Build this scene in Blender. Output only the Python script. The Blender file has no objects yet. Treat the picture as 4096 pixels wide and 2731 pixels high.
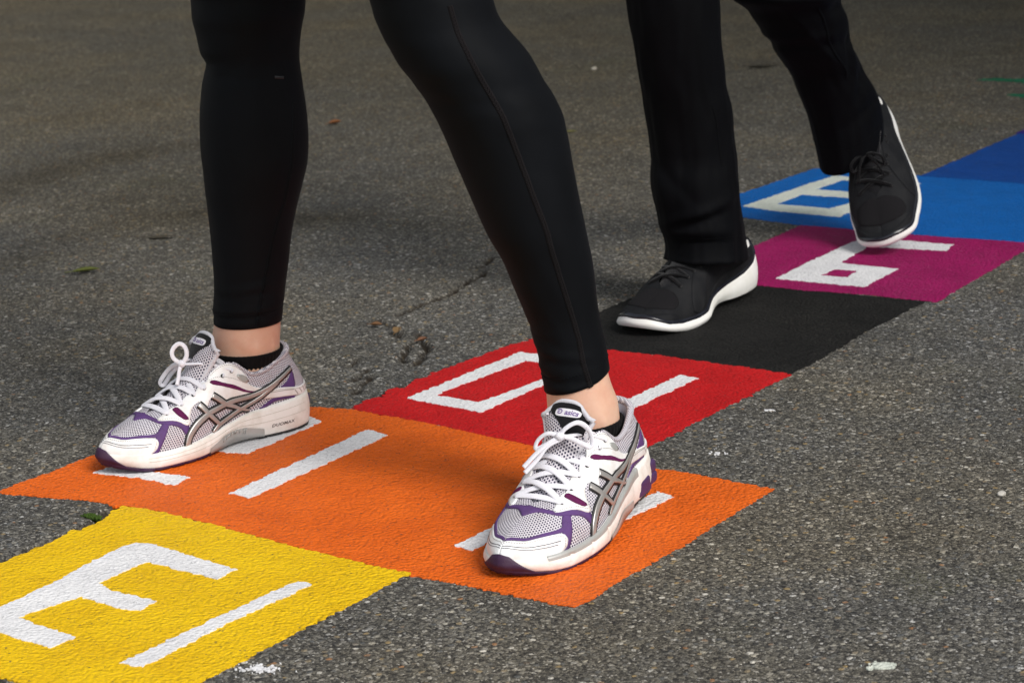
import numpy as np
SUN_ELEV,SUN_AZIM,SUN,SUN_ANGLE,SKY,EXPO=43.,-14.,2.8,25.,.15,.2
SHADE_BUILD_Y=.6
# outlines of paint, cracks and limbs, in metres
RED = [(-0.0176,0.0255),(-0.0217,0.0529),(-0.0195,0.0728),(-0.0113,0.0795),(-0.0253,0.103),(-0.0245,0.1228),(-0.0116,0.1251),(-0.0183,0.1455),(-0.0235,0.1629),(-0.0172,0.1774),(-0.022,0.1982),(-0.0179,0.2295),(-0.0167,0.2628),(-0.0116,0.3016),(-0.0096,0.3509),(0.0032,0.3993),(0.0032,0.3993),(0.1249,0.3911),(0.2074,0.3982),(0.3058,0.3958),(0.4046,0.3932),(0.3982,0.0581),(0.2789,-0.001),(0.2016,0.0063),(0.1078,0.0168),(0.0182,0.0171)]
RED0 = [[(0.0196,0.0885),(0.0271,0.3316),(0.1476,0.3271),(0.1409,0.0816)],[(0.0449,0.1162),(0.0566,0.2991),(0.136,0.2926),(0.1143,0.1137)]]
RED1 = [[(0.2794,0.3264),(0.307,0.3234),(0.3019,0.1356),(0.2733,0.141)]]
ORANGE = [(-0.1787,-0.418),(-0.1787,-0.4124),(-0.1805,-0.3777),(-0.1756,-0.326),(-0.179,-0.2951),(-0.1784,-0.2615),(-0.1804,-0.1491),(-0.1732,-0.0099),(-0.0731,0.0049),(-0.0465,0.0127),(-0.0153,0.0208),(0.0182,0.0171),(0.1078,0.0168),(0.2016,0.0063),(0.2789,-0.001),(0.4496,-0.0067),(0.4961,-0.0058),(0.5371,-0.0063),(0.6003,-0.008),(0.5996,-0.115),(0.602,-0.1927),(0.5996,-0.2588),(0.5972,-0.3221),(0.5995,-0.3711),(0.5956,-0.3946),(0.5845,-0.3963),(0.5464,-0.3982),(0.5005,-0.3975),(0.4498,-0.3988),(0.4033,-0.4038),(0.3413,-0.3977),(0.2543,-0.3949),(0.1028,-0.3815),(0.0361,-0.3786),(-0.0135,-0.3838),(-0.0191,-0.3894),(-0.0445,-0.3863),(-0.0725,-0.3897),(-0.1163,-0.405)]
O1 = [[(0.0683,-0.2962),(0.1005,-0.2997),(0.096,-0.0455),(0.0591,-0.0383)]]
O2 = [[(-0.0599,-0.1854),(-0.0439,-0.188),(-0.0112,-0.1791),(-0.0125,-0.0407),(-0.0417,-0.0273),(-0.0676,-0.0399)],[(-0.1273,-0.3167),(-0.1274,-0.2923),(-0.0868,-0.2801),(-0.0128,-0.2761),(-0.0098,-0.3041),(-0.0638,-0.3038)]]
O11 = [[(0.3941,-0.3149),(0.4179,-0.3178),(0.4341,-0.0883),(0.4074,-0.0816)],[(0.4665,-0.298),(0.4949,-0.307),(0.5182,-0.0811),(0.492,-0.0748)]]
YELLOW = [(-0.0135,-0.3838),(-0.0002,-0.4269),(0.0031,-0.4422),(0.0003,-0.4523),(0.004,-0.4656),(-0.0073,-0.4663),(-0.0062,-0.4758),(0.002,-0.49),(0.0022,-0.5048),(0.0013,-0.5286),(0.001,-0.5527),(0.0025,-0.5779),(-0.012,-0.7),(-0.014,-0.782),(0.395,-0.786),(0.3996,-0.6718),(0.3992,-0.5915),(0.4001,-0.5104),(0.4009,-0.3993),(0.3413,-0.3977),(0.2543,-0.3949),(0.1028,-0.3815),(0.0361,-0.3786)]
Y3 = [[(0.0879,-0.4636),(0.1087,-0.4607),(0.2375,-0.4741),(0.2392,-0.5043),(0.1876,-0.5033),(0.139,-0.5028),(0.1372,-0.5695),(0.1659,-0.5792),(0.2249,-0.5776),(0.2298,-0.6041),(0.2056,-0.6091),(0.1488,-0.6046),(0.134,-0.6737),(0.1762,-0.6793),(0.2213,-0.6826),(0.2192,-0.7132),(0.1779,-0.711),(0.1257,-0.709),(0.1038,-0.6846),(0.099,-0.6661),(0.0947,-0.592),(0.0894,-0.5492),(0.0838,-0.481)]]
Y1 = [[(0.3035,-0.708),(0.3294,-0.7041),(0.3278,-0.5901),(0.3338,-0.472),(0.3139,-0.4693),(0.3076,-0.5857)]]
BLACK = [(0.0043,0.3898),(0.0034,0.4051),(0.0047,0.5864),(0.0089,0.7827),(0.1305,0.7865),(0.406,0.8),(0.3996,0.7995),(0.3973,0.5979),(0.4043,0.4877),(0.4049,0.3906),(0.3058,0.3958),(0.2074,0.3982),(0.1249,0.3911)]
MAGENTA = [(0.0106,0.78),(0.0061,0.9887),(0.0014,1.1755),(0.1007,1.1773),(0.1982,1.1795),(0.3803,1.1962),(0.4001,1.198),(0.4024,1.1438),(0.408,1.0212),(0.4145,0.8042),(0.3954,0.8007),(0.2958,0.8),(0.2128,0.7861),(0.1309,0.7859)]
M6 = [[(0.1419,0.8316),(0.1362,0.9612),(0.1354,1.1223),(0.1771,1.131),(0.2887,1.1375),(0.2968,1.0934),(0.1736,1.0736),(0.1828,0.9582),(0.2814,0.9578),(0.2842,0.8384),(0.2138,0.8339)],[(0.1939,0.8771),(0.194,0.918),(0.2294,0.9244),(0.2353,0.8788)]]
BLUE = [(-0.2251,1.2087),(-0.2174,1.3657),(-0.2034,1.6131),(0.0082,1.6192),(0.0862,1.624),(0.1999,1.6262),(0.61,1.6),(0.6,1.19),(0.3803,1.1962),(0.1982,1.1795),(0.1007,1.1773),(0.0014,1.1755),(-0.1208,1.1926)]
B8 = [[(-0.1603,1.2668),(-0.1457,1.4785),(-0.1361,1.5646),(0.0376,1.5534),(0.0311,1.2512),(-0.0875,1.2539)],[(-0.1146,1.3034),(-0.112,1.391),(0.0055,1.3964),(-0.0128,1.3046)],[(-0.1119,1.4415),(-0.1052,1.5294),(-0.0043,1.5282),(0.0078,1.4408)]]
NAVY = [(0.0076,1.6198),(0.0025,2.072)]
PURPLE = [(0.0025,2.072)]
LIME = [(0.2276,-0.7837),(0.2506,-0.7837)]
spots = [(-1.4167,1.6909),(-0.8936,0.4255),(-0.9169,2.6985),(-0.8582,1.7783),(-0.9592,0.6695),(-1.3017,2.5494),(-0.018,-0.4259),(0.9105,-0.3819),(0.4529,0.243),(0.4805,0.0729),(0.4247,-0.6537),(-0.3243,2.6688),(-0.1751,2.4848),(-0.2395,0.3529),(-0.1281,0.3159),(-0.1895,0.3385),(0.8218,0.0833)]
CRACKS = [[(-0.341,0.7796),(-0.3207,0.7301),(-0.3216,0.7134)],[(-0.289,0.6952),(-0.2796,0.6323),(-0.271,0.5862),(-0.2584,0.5468),(-0.261,0.5088),(-0.2605,0.4729),(-0.2489,0.4285)],[(-0.2682,0.3851),(-0.2412,0.3768),(-0.2229,0.3716),(-0.1909,0.3461),(-0.1802,0.3247)],[(-0.166,0.3575),(-0.146,0.3339),(-0.1157,0.3094),(-0.098,0.2862),(-0.0925,0.2639),(-0.0759,0.2472),(-0.0687,0.2205)],[(-0.1423,0.3163),(-0.1306,0.2836),(-0.1101,0.2496),(-0.0879,0.2234)],[(-0.1143,0.1752),(-0.1,0.141),(-0.0947,0.1205)],[(-0.0864,0.1474),(-0.0798,0.1276),(-0.0687,0.1045),(-0.0559,0.0773)],[(-0.1599,0.2079),(-0.1455,0.1784)],[(-0.0145,-0.3854),(-0.0169,-0.4005),(-0.0173,-0.4133),(-0.0017,-0.4313),(0.0002,-0.4437),(-0.0015,-0.4608),(-0.0056,-0.4806),(0.0026,-0.4927),(-0.0013,-0.5046),(-0.0034,-0.5252),(-0.0036,-0.5504),(-0.0011,-0.5746)],[(0.0089,0.0076),(-0.0013,0.063),(-0.0246,0.1144),(-0.02,0.1487)]]
STREAKS = [[(-1.1271,0.2927),(-1.0796,0.4176),(-1.1144,0.5282),(-1.1165,0.5978),(-1.1019,0.7025),(-1.0854,0.8027),(-1.0379,0.8583),(-0.7997,0.9136)],[(-1.5549,0.6602),(-1.592,0.8942),(-1.616,1.0405),(-1.6242,1.1699),(-1.6075,1.2967),(-1.5447,1.3889)]]
LEG_RIGHT = [[-0.0399,-0.0796,0.5384,0.071],[-0.04,-0.0796,0.5341,0.069],[-0.0401,-0.0797,0.5297,0.0677],[-0.0404,-0.0799,0.5254,0.0669],[-0.0407,-0.0801,0.5211,0.0666],[-0.041,-0.0804,0.5167,0.0664],[-0.0413,-0.0806,0.5124,0.0663],[-0.0416,-0.0808,0.508,0.0661],[-0.0419,-0.081,0.5037,0.0657],[-0.0422,-0.0812,0.4993,0.0649],[-0.0424,-0.0813,0.4949,0.0637],[-0.0425,-0.0815,0.4906,0.0626],[-0.0427,-0.0816,0.4862,0.0617],[-0.0429,-0.0817,0.4818,0.0609],[-0.043,-0.0818,0.4774,0.0601],[-0.0431,-0.0819,0.473,0.0594],[-0.0432,-0.082,0.4686,0.0588],[-0.0432,-0.082,0.4642,0.0581],[-0.043,-0.0818,0.4598,0.0572],[-0.0426,-0.0815,0.4553,0.0563],[-0.0424,-0.0813,0.4509,0.0557],[-0.0423,-0.0813,0.4465,0.0556],[-0.0425,-0.0814,0.4421,0.056],[-0.0427,-0.0816,0.4377,0.0566],[-0.043,-0.0818,0.4332,0.0574],[-0.0434,-0.0821,0.4288,0.0582],[-0.0436,-0.0822,0.4244,0.0588],[-0.0438,-0.0824,0.42,0.0594],[-0.0441,-0.0826,0.4155,0.0599],[-0.0443,-0.0827,0.4111,0.0605],[-0.0445,-0.0829,0.4066,0.0611],[-0.0447,-0.083,0.4022,0.0616],[-0.0449,-0.0832,0.3977,0.0621],[-0.045,-0.0832,0.3933,0.0624],[-0.0451,-0.0833,0.3888,0.0627],[-0.0452,-0.0834,0.3843,0.063],[-0.0452,-0.0834,0.3799,0.0632],[-0.0453,-0.0835,0.3754,0.0633],[-0.0454,-0.0835,0.3709,0.0634],[-0.0455,-0.0836,0.3664,0.0635],[-0.0456,-0.0837,0.3619,0.0636],[-0.0457,-0.0838,0.3574,0.0636],[-0.0459,-0.0839,0.3529,0.0636],[-0.046,-0.084,0.3484,0.0634],[-0.0461,-0.0841,0.3439,0.0632],[-0.0463,-0.0842,0.3394,0.063],[-0.0464,-0.0843,0.3349,0.0626],[-0.0466,-0.0844,0.3304,0.0622],[-0.0469,-0.0846,0.3259,0.0617],[-0.0473,-0.0849,0.3214,0.0611],[-0.0478,-0.0853,0.3169,0.0604],[-0.0483,-0.0857,0.3123,0.0597],[-0.0489,-0.0861,0.3078,0.0589],[-0.0494,-0.0865,0.3033,0.0581],[-0.05,-0.0868,0.2988,0.0574],[-0.0505,-0.0872,0.2943,0.0566],[-0.051,-0.0876,0.2898,0.0557],[-0.0516,-0.088,0.2852,0.0548],[-0.0521,-0.0884,0.2807,0.054],[-0.0527,-0.0888,0.2761,0.0531],[-0.0532,-0.0892,0.2716,0.0523],[-0.0537,-0.0895,0.2671,0.0516],[-0.0541,-0.0899,0.2625,0.0509],[-0.0546,-0.0902,0.2579,0.0502],[-0.0551,-0.0905,0.2534,0.0496],[-0.0555,-0.0909,0.2488,0.049],[-0.0559,-0.0912,0.2442,0.0484],[-0.0563,-0.0915,0.2396,0.0479],[-0.0567,-0.0917,0.2351,0.0474],[-0.0571,-0.092,0.2305,0.0469],[-0.0575,-0.0923,0.2259,0.0465],[-0.0578,-0.0925,0.2213,0.046],[-0.0582,-0.0928,0.2167,0.0457],[-0.0585,-0.093,0.2121,0.0453],[-0.0589,-0.0933,0.2075,0.0449],[-0.0594,-0.0937,0.2028,0.0445],[-0.0598,-0.094,0.1982,0.0442],[-0.0603,-0.0943,0.1936,0.0438],[-0.0608,-0.0947,0.189,0.0435],[-0.0613,-0.0951,0.1844,0.0432],[-0.0618,-0.0954,0.1797,0.0429],[-0.0623,-0.0958,0.1751,0.0426],[-0.0628,-0.0962,0.1705,0.0424],[-0.0633,-0.0965,0.1658,0.0421],[-0.0638,-0.0969,0.1612,0.0419],[-0.0643,-0.0972,0.1565,0.0417],[-0.0648,-0.0976,0.1519,0.0415],[-0.0652,-0.0979,0.1472,0.0414],[-0.0657,-0.0982,0.1426,0.0413],[-0.0661,-0.0985,0.1379,0.0413]]
ANKLE_RIGHT = [[-0.0622,-0.0957,0.1789,0.0417],[-0.063,-0.0963,0.1717,0.0414],[-0.0637,-0.0968,0.1646,0.041],[-0.0645,-0.0974,0.1574,0.0407],[-0.0652,-0.0979,0.1502,0.0404],[-0.066,-0.0984,0.143,0.0401],[-0.0668,-0.0991,0.1358,0.0401],[-0.068,-0.0999,0.1286,0.0407],[-0.0691,-0.1007,0.1213,0.0413],[-0.0699,-0.1013,0.1141,0.0414],[-0.0705,-0.1017,0.1068,0.0413],[-0.0709,-0.102,0.0995,0.0413],[-0.071,-0.102,0.0922,0.0413],[-0.0709,-0.102,0.0849,0.0414],[-0.071,-0.1021,0.0775,0.0415],[-0.0715,-0.1025,0.0702,0.0415]]
LEG_LEFT = [[0.3378,-0.2379,0.5648,0.0606],[0.3401,-0.2363,0.5607,0.0611],[0.3417,-0.2351,0.5566,0.0614],[0.3429,-0.2342,0.5525,0.0616],[0.3438,-0.2336,0.5485,0.0617],[0.3446,-0.233,0.5444,0.0617],[0.3453,-0.2325,0.5404,0.0618],[0.3461,-0.2319,0.5363,0.0619],[0.3472,-0.2312,0.5322,0.062],[0.3485,-0.2302,0.5282,0.0622],[0.3501,-0.229,0.524,0.0625],[0.3519,-0.2278,0.5199,0.0631],[0.3538,-0.2264,0.5158,0.0639],[0.3559,-0.2249,0.5116,0.0646],[0.3581,-0.2233,0.5074,0.0653],[0.3603,-0.2216,0.5033,0.0659],[0.3624,-0.2201,0.4991,0.0665],[0.3644,-0.2187,0.4949,0.0669],[0.3663,-0.2173,0.4908,0.0673],[0.3682,-0.2159,0.4866,0.0675],[0.3701,-0.2145,0.4824,0.0674],[0.3721,-0.2131,0.4783,0.0671],[0.3742,-0.2116,0.4741,0.0665],[0.3762,-0.2102,0.4699,0.0659],[0.3782,-0.2087,0.4657,0.0655],[0.3803,-0.2072,0.4615,0.0653],[0.3823,-0.2057,0.4573,0.0651],[0.3842,-0.2043,0.4531,0.065],[0.3862,-0.2029,0.4489,0.065],[0.3881,-0.2016,0.4447,0.065],[0.3899,-0.2003,0.4405,0.065],[0.3915,-0.1991,0.4363,0.0649],[0.393,-0.198,0.4321,0.0647],[0.3943,-0.197,0.4279,0.0644],[0.3955,-0.1962,0.4237,0.064],[0.3966,-0.1954,0.4195,0.0635],[0.3975,-0.1947,0.4154,0.063],[0.3985,-0.194,0.4112,0.0625],[0.3994,-0.1933,0.407,0.0621],[0.4003,-0.1927,0.4028,0.0616],[0.4011,-0.1921,0.3986,0.0612],[0.4019,-0.1915,0.3945,0.0607],[0.4027,-0.191,0.3903,0.0603],[0.4035,-0.1904,0.3861,0.0599],[0.4043,-0.1898,0.3819,0.0594],[0.4051,-0.1892,0.3777,0.059],[0.406,-0.1886,0.3735,0.0586],[0.4069,-0.1879,0.3693,0.0582],[0.4077,-0.1873,0.3651,0.0578],[0.4086,-0.1867,0.3608,0.0574],[0.4095,-0.186,0.3566,0.057],[0.4104,-0.1854,0.3524,0.0565],[0.4113,-0.1848,0.3482,0.056],[0.4122,-0.1841,0.3439,0.0556],[0.4131,-0.1835,0.3397,0.0551],[0.414,-0.1828,0.3354,0.0546],[0.4149,-0.1821,0.3312,0.0542],[0.4158,-0.1815,0.3269,0.0537],[0.4167,-0.1808,0.3227,0.0533],[0.4176,-0.1802,0.3184,0.0529],[0.4186,-0.1795,0.3142,0.0525],[0.4195,-0.1788,0.3099,0.052],[0.4205,-0.1781,0.3056,0.0514],[0.4216,-0.1773,0.3013,0.0508],[0.4228,-0.1764,0.297,0.05],[0.4239,-0.1756,0.2927,0.0492],[0.4251,-0.1747,0.2884,0.0484],[0.4263,-0.1739,0.2841,0.0477],[0.4274,-0.1731,0.2798,0.0469],[0.4284,-0.1724,0.2755,0.0462],[0.4293,-0.1717,0.2712,0.0456],[0.4302,-0.1711,0.2669,0.045],[0.431,-0.1705,0.2626,0.0444],[0.4318,-0.1699,0.2583,0.0439],[0.4326,-0.1693,0.2539,0.0433],[0.4334,-0.1687,0.2496,0.0427],[0.4342,-0.1682,0.2453,0.042],[0.435,-0.1676,0.241,0.0413],[0.4358,-0.167,0.2366,0.0405],[0.4366,-0.1664,0.2323,0.0397],[0.4374,-0.1659,0.228,0.039],[0.4381,-0.1653,0.2236,0.0383],[0.4389,-0.1648,0.2193,0.0376],[0.4396,-0.1642,0.2149,0.0371],[0.4403,-0.1637,0.2106,0.0367],[0.441,-0.1633,0.2062,0.0364],[0.4416,-0.1628,0.2019,0.0362],[0.4423,-0.1623,0.1975,0.036],[0.443,-0.1618,0.1932,0.0358],[0.4437,-0.1613,0.1888,0.0356],[0.4445,-0.1607,0.1844,0.0355],[0.4452,-0.1602,0.18,0.0354],[0.4459,-0.1597,0.1757,0.0352],[0.4465,-0.1593,0.1713,0.035],[0.447,-0.1589,0.1669,0.0349],[0.4475,-0.1586,0.1625,0.0348],[0.4478,-0.1583,0.1581,0.0348],[0.4481,-0.1581,0.1538,0.0348],[0.4484,-0.1579,0.1494,0.0349],[0.4487,-0.1577,0.145,0.035]]
ANKLE_LEFT = [[0.4453,-0.1601,0.1797,0.0342],[0.446,-0.1597,0.1736,0.034],[0.4466,-0.1592,0.1676,0.0338],[0.4473,-0.1587,0.1615,0.0336],[0.4479,-0.1582,0.1555,0.0336],[0.4486,-0.1577,0.1494,0.0338],[0.4493,-0.1573,0.1433,0.0343],[0.45,-0.1567,0.1372,0.035],[0.4511,-0.156,0.1311,0.0358],[0.4521,-0.1552,0.125,0.0369],[0.4529,-0.1546,0.1189,0.0379],[0.453,-0.1545,0.1128,0.0379],[0.4533,-0.1543,0.1067,0.0377],[0.4538,-0.154,0.1006,0.0376],[0.4542,-0.1537,0.0944,0.0374],[0.4546,-0.1534,0.0883,0.0372]]
TROUSER_RIGHT = [[0.126,0.586,0.4647,0.0638],[0.126,0.5868,0.4599,0.0637],[0.126,0.5875,0.4551,0.0635],[0.126,0.5881,0.4504,0.0634],[0.126,0.5886,0.4456,0.0633],[0.126,0.5891,0.4409,0.0631],[0.126,0.5896,0.4361,0.063],[0.126,0.59,0.4314,0.0629],[0.126,0.5905,0.4266,0.0628],[0.126,0.5909,0.4218,0.0627],[0.126,0.5914,0.4171,0.0626],[0.126,0.592,0.4123,0.0625],[0.126,0.5926,0.4075,0.0623],[0.126,0.5933,0.4026,0.0622],[0.126,0.594,0.3978,0.062],[0.126,0.5949,0.393,0.0619],[0.126,0.5957,0.3881,0.0617],[0.126,0.5966,0.3832,0.0615],[0.126,0.5975,0.3783,0.0614],[0.126,0.5985,0.3734,0.0612],[0.126,0.5995,0.3685,0.061],[0.126,0.6005,0.3636,0.0607],[0.126,0.6016,0.3587,0.0605],[0.126,0.6028,0.3538,0.0603],[0.126,0.6039,0.3488,0.06],[0.126,0.605,0.3438,0.0597],[0.126,0.606,0.3389,0.0594],[0.126,0.607,0.334,0.059],[0.126,0.608,0.329,0.0586],[0.126,0.6091,0.324,0.0583],[0.126,0.6103,0.319,0.0581],[0.126,0.6117,0.314,0.0581],[0.126,0.6132,0.3089,0.0582],[0.126,0.6148,0.3038,0.0584],[0.126,0.6164,0.2987,0.0587],[0.126,0.618,0.2937,0.0589],[0.126,0.6193,0.2886,0.059],[0.126,0.6206,0.2835,0.059],[0.126,0.6217,0.2785,0.059],[0.126,0.6227,0.2734,0.0589],[0.126,0.6237,0.2684,0.0589],[0.126,0.6246,0.2634,0.0588],[0.126,0.6254,0.2584,0.0587],[0.126,0.6262,0.2533,0.0587],[0.126,0.627,0.2483,0.0588],[0.126,0.6278,0.2433,0.0589],[0.126,0.6286,0.2382,0.059],[0.126,0.6294,0.2332,0.0592],[0.126,0.6301,0.2281,0.0594],[0.126,0.6307,0.2231,0.0597],[0.126,0.6311,0.2181,0.06],[0.126,0.6313,0.2132,0.0605],[0.126,0.6311,0.2083,0.061],[0.126,0.6309,0.2034,0.0616],[0.126,0.6309,0.1984,0.062],[0.126,0.6313,0.1934,0.0624],[0.126,0.6318,0.1884,0.0626],[0.126,0.6325,0.1833,0.0628],[0.126,0.6333,0.1782,0.0629],[0.126,0.6342,0.173,0.0629],[0.126,0.6353,0.1679,0.0627],[0.126,0.6364,0.1627,0.0625],[0.126,0.6375,0.1575,0.0622],[0.126,0.6389,0.1523,0.0618],[0.126,0.6402,0.147,0.0613],[0.126,0.6416,0.1417,0.0609],[0.126,0.6429,0.1365,0.0606],[0.126,0.644,0.1312,0.0603],[0.126,0.6452,0.126,0.0601],[0.126,0.6466,0.1207,0.0598],[0.126,0.6483,0.1153,0.0594],[0.126,0.6504,0.1098,0.0588],[0.126,0.6524,0.1044,0.0582],[0.126,0.6542,0.099,0.0579],[0.126,0.6557,0.0936,0.0578],[0.126,0.6569,0.0883,0.0578],[0.126,0.6578,0.083,0.058],[0.126,0.6581,0.0779,0.0585],[0.126,0.6579,0.0729,0.0593],[0.126,0.6575,0.0679,0.0601]]
TROUSER_LEFT = [[0.13,0.8943,0.4217,0.0723],[0.13,0.8953,0.4176,0.0781],[0.13,0.8988,0.4132,0.08],[0.13,0.904,0.4086,0.0791],[0.13,0.9102,0.4039,0.0766],[0.13,0.9167,0.3991,0.0737],[0.13,0.9228,0.3943,0.0715],[0.13,0.9283,0.3897,0.0707],[0.13,0.9332,0.385,0.0707],[0.13,0.9378,0.3804,0.0709],[0.13,0.9422,0.3758,0.0706],[0.13,0.9464,0.3713,0.0697],[0.13,0.9504,0.3667,0.0688],[0.13,0.9539,0.3622,0.0678],[0.13,0.9565,0.3578,0.0669],[0.13,0.9581,0.3535,0.0662],[0.13,0.9606,0.3492,0.0649],[0.13,0.9655,0.3444,0.0623],[0.13,0.9709,0.3396,0.0597],[0.13,0.9749,0.335,0.0588],[0.13,0.9782,0.3305,0.059],[0.13,0.9816,0.3259,0.0594],[0.13,0.9858,0.3212,0.0594],[0.13,0.9908,0.3164,0.0592],[0.13,0.9962,0.3115,0.0591],[0.13,1.0018,0.3066,0.0589],[0.13,1.0073,0.3017,0.0587],[0.13,1.0125,0.2968,0.0583],[0.13,1.0172,0.292,0.0578],[0.13,1.0218,0.2871,0.057],[0.13,1.0262,0.2823,0.0564],[0.13,1.0306,0.2775,0.0559],[0.13,1.035,0.2727,0.0559],[0.13,1.0394,0.2678,0.0562],[0.13,1.0437,0.263,0.0566],[0.13,1.0481,0.2581,0.057],[0.13,1.0525,0.2532,0.0572],[0.13,1.0571,0.2483,0.0575],[0.13,1.0614,0.2434,0.0576],[0.13,1.0653,0.2386,0.0576],[0.13,1.0687,0.2338,0.0574],[0.13,1.0719,0.2291,0.057],[0.13,1.0749,0.2244,0.0566],[0.13,1.0777,0.2197,0.0563],[0.13,1.0804,0.215,0.056],[0.13,1.083,0.2103,0.0557],[0.13,1.0853,0.2057,0.0554],[0.13,1.0874,0.2011,0.0551],[0.13,1.0894,0.1965,0.0548],[0.13,1.0913,0.1919,0.0545],[0.13,1.0931,0.1873,0.0542],[0.13,1.0949,0.1827,0.0538],[0.13,1.0967,0.1781,0.0535],[0.13,1.0983,0.1735,0.0531],[0.13,1.0998,0.169,0.0528],[0.13,1.1013,0.1644,0.0524],[0.13,1.1026,0.1599,0.052],[0.13,1.104,0.1553,0.0517],[0.13,1.1054,0.1507,0.0513],[0.13,1.1068,0.1462,0.0509]]
SEAM_LEFT=[(0.5494, 0.326), (0.5331, 0.321), (0.5166, 0.262), (0.4966, 0.192), (0.4699, 0.157), (0.4465, 0.135), (0.4261, 0.116), (0.4028, 0.132), (0.3759, 0.172), (0.3524, 0.197), (0.3302, 0.233), (0.3134, 0.252), (0.2889, 0.214), (0.267, 0.204), (0.2407, 0.242), (0.2172, 0.282), (0.1951, 0.316), (0.1748, 0.271), (0.1604, 0.307), (0.145, 0.391)]
SEAM_RIGHT=[(0.4045, 0.767), (0.357, 0.685), (0.3149, 0.645), (0.2874, 0.647), (0.2536, 0.543), (0.2196, 0.446), (0.1884, 0.359), (0.1586, 0.264), (0.1395, 0.243)]
# ---- running shoe shape, millimetres: X heel to toe, Y medial(+)/lateral(-), Z up ----
RUN_MED = [(5,0,40),(10,17,40),(22,28,39.5),(45,33,38),(75,32,36),(105,31,33.5),(133,34,28),(160,40,24),(185,44,20.5),(210,45,19),(236,42,19),(260,33,20),(279,18,22.5),(287,4,25)]
RUN_LAT = [(5,0,40),(10,-17,40),(22,-28,39.5),(45,-33,38),(75,-35,36),(105,-42,32.5),(133,-47,28),(160,-51,24),(185,-52.5,20.5),(210,-50,19),(236,-43,19),(260,-30,20),(279,-11,22.5),(287,4,25)]
RUN_RIM = [(27,0,100),(29.5,13,99),(38,22,95),(57,28,89),(75,31,83),(94,31,83),(118,28,101),(140,23,98),(160,20,84),(185,17,70),(206,13,61),(221,1,57.5),(250,3,49),(273,4,42)]
# bulge per station: outward at foot, outward at rim, rise share at foot, rise share at rim
RUN_BULGE = [(3,6,.35,.35),(3,6,.35,.35),(3,6,.35,.35),(3,6,.35,.35),(3,6,.35,.35),(3,6,.4,.3),(3,7,.4,.3),(3,10,.4,.22),(3,13,.4,.15),(3,14,.45,.1),(2,14,.5,.08),(2,15,.55,.04),(2,11,.5,.08),(2,5,.45,.15)]
def spline(P, n, round0=False, round1=False):
    """Catmull-Rom through rows of P, n samples evenly in the station index; round ends run on into the mirrored side."""
    P=np.asarray(P,float); m=len(P); t=np.linspace(0,m-1,n); i=np.clip(t.astype(int),0,m-2); u=(t-i)[:,None]
    mir=np.array([1,-1,1.])
    a=P[1]*mir+[0,2*P[0,1],0] if round0 else 2*P[0]-P[1]
    b=P[-2]*mir+[0,2*P[-1,1],0] if round1 else 2*P[-1]-P[-2]
    Q=np.vstack([a,P,b])
    a,b,c,d=Q[i],Q[i+1],Q[i+2],Q[i+3]
    return .5*((2*b)+(c-a)*u+(2*a-5*b+4*c-d)*u**2+(3*b-a-3*c+d)*u**3)
class Half:
    """One side of an upper: a grid of points, s along (heel 0 to toe 1), w up (sole edge 0 to rim 1)."""
    def __init__(self, foot, rim, bulge, side, ns=131, nw=41):
        rim=np.array(rim,float); rim[:,1]=np.where(np.arange(len(rim))<11,rim[:,1]*side,rim[:,1])
        F=spline(foot,ns,True,True);T=spline(rim,ns,True);B=spline(bulge,ns)
        out=np.gradient(F,axis=0); out=np.stack([out[:,1],-out[:,0],0*out[:,0]],1)*-side
        out/=np.linalg.norm(out,axis=1)[:,None]+1e-9
        k=np.clip(1-np.arange(ns)/4.,0,1)[:,None]; out=out*(1-k)+k*np.array([-1.,0,0]); k=k[::-1]; out=out*(1-k)+k*np.array([1.,0,0])
        out/=np.linalg.norm(out,axis=1)[:,None]+1e-9; self.F,self.T,self.out=F,T,out
        h=(T[:,2]-F[:,2])[:,None]; up=np.array([0,0,1.])
        P1=F+up*h*B[:,2:3]+out*B[:,0:1]; P2=T-up*h*B[:,3:4]+out*B[:,1:2]
        w=np.linspace(0,1,nw)[None,:,None]
        self.P=((1-w)**3*F[:,None]+3*(1-w)**2*w*P1[:,None]+3*(1-w)*w*w*P2[:,None]+w**3*T[:,None])
        du=np.gradient(self.P,axis=0);dv=np.gradient(self.P,axis=1)
        N=np.cross(du,dv)*side; self.N=N/(np.linalg.norm(N,axis=2)[:,:,None]+1e-9)
        # flip so that they point out
        c=np.array([140,0,40.]); 
        if np.sum((self.P-c)*self.N)<0: self.N=-self.N
        self.side=side;self.ns,self.nw=ns,nw
    def samp(self,A,s,w):
        s=np.clip(np.asarray(s,float),0,1)*(self.ns-1);w=np.clip(np.asarray(w,float),0,1)*(self.nw-1)
        i=np.clip(s.astype(int),0,self.ns-2);j=np.clip(w.astype(int),0,self.nw-2);u=(s-i)[...,None];v=(w-j)[...,None]
        return A[i,j]*(1-u)*(1-v)+A[i+1,j]*u*(1-v)+A[i,j+1]*(1-u)*v+A[i+1,j+1]*u*v
    def at(self,s,w,off=0.):
        n=self.samp(self.N,s,w); n/=np.linalg.norm(n,axis=-1)[...,None]+1e-9
        return self.samp(self.P,s,w)+n*off
import bpy, bmesh, math, random
from mathutils import Vector, Matrix, noise as mnoise
from mathutils.geometry import tessellate_polygon
random.seed(7); rng=np.random.default_rng(7)
scene=bpy.context.scene; COL=scene.collection
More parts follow.
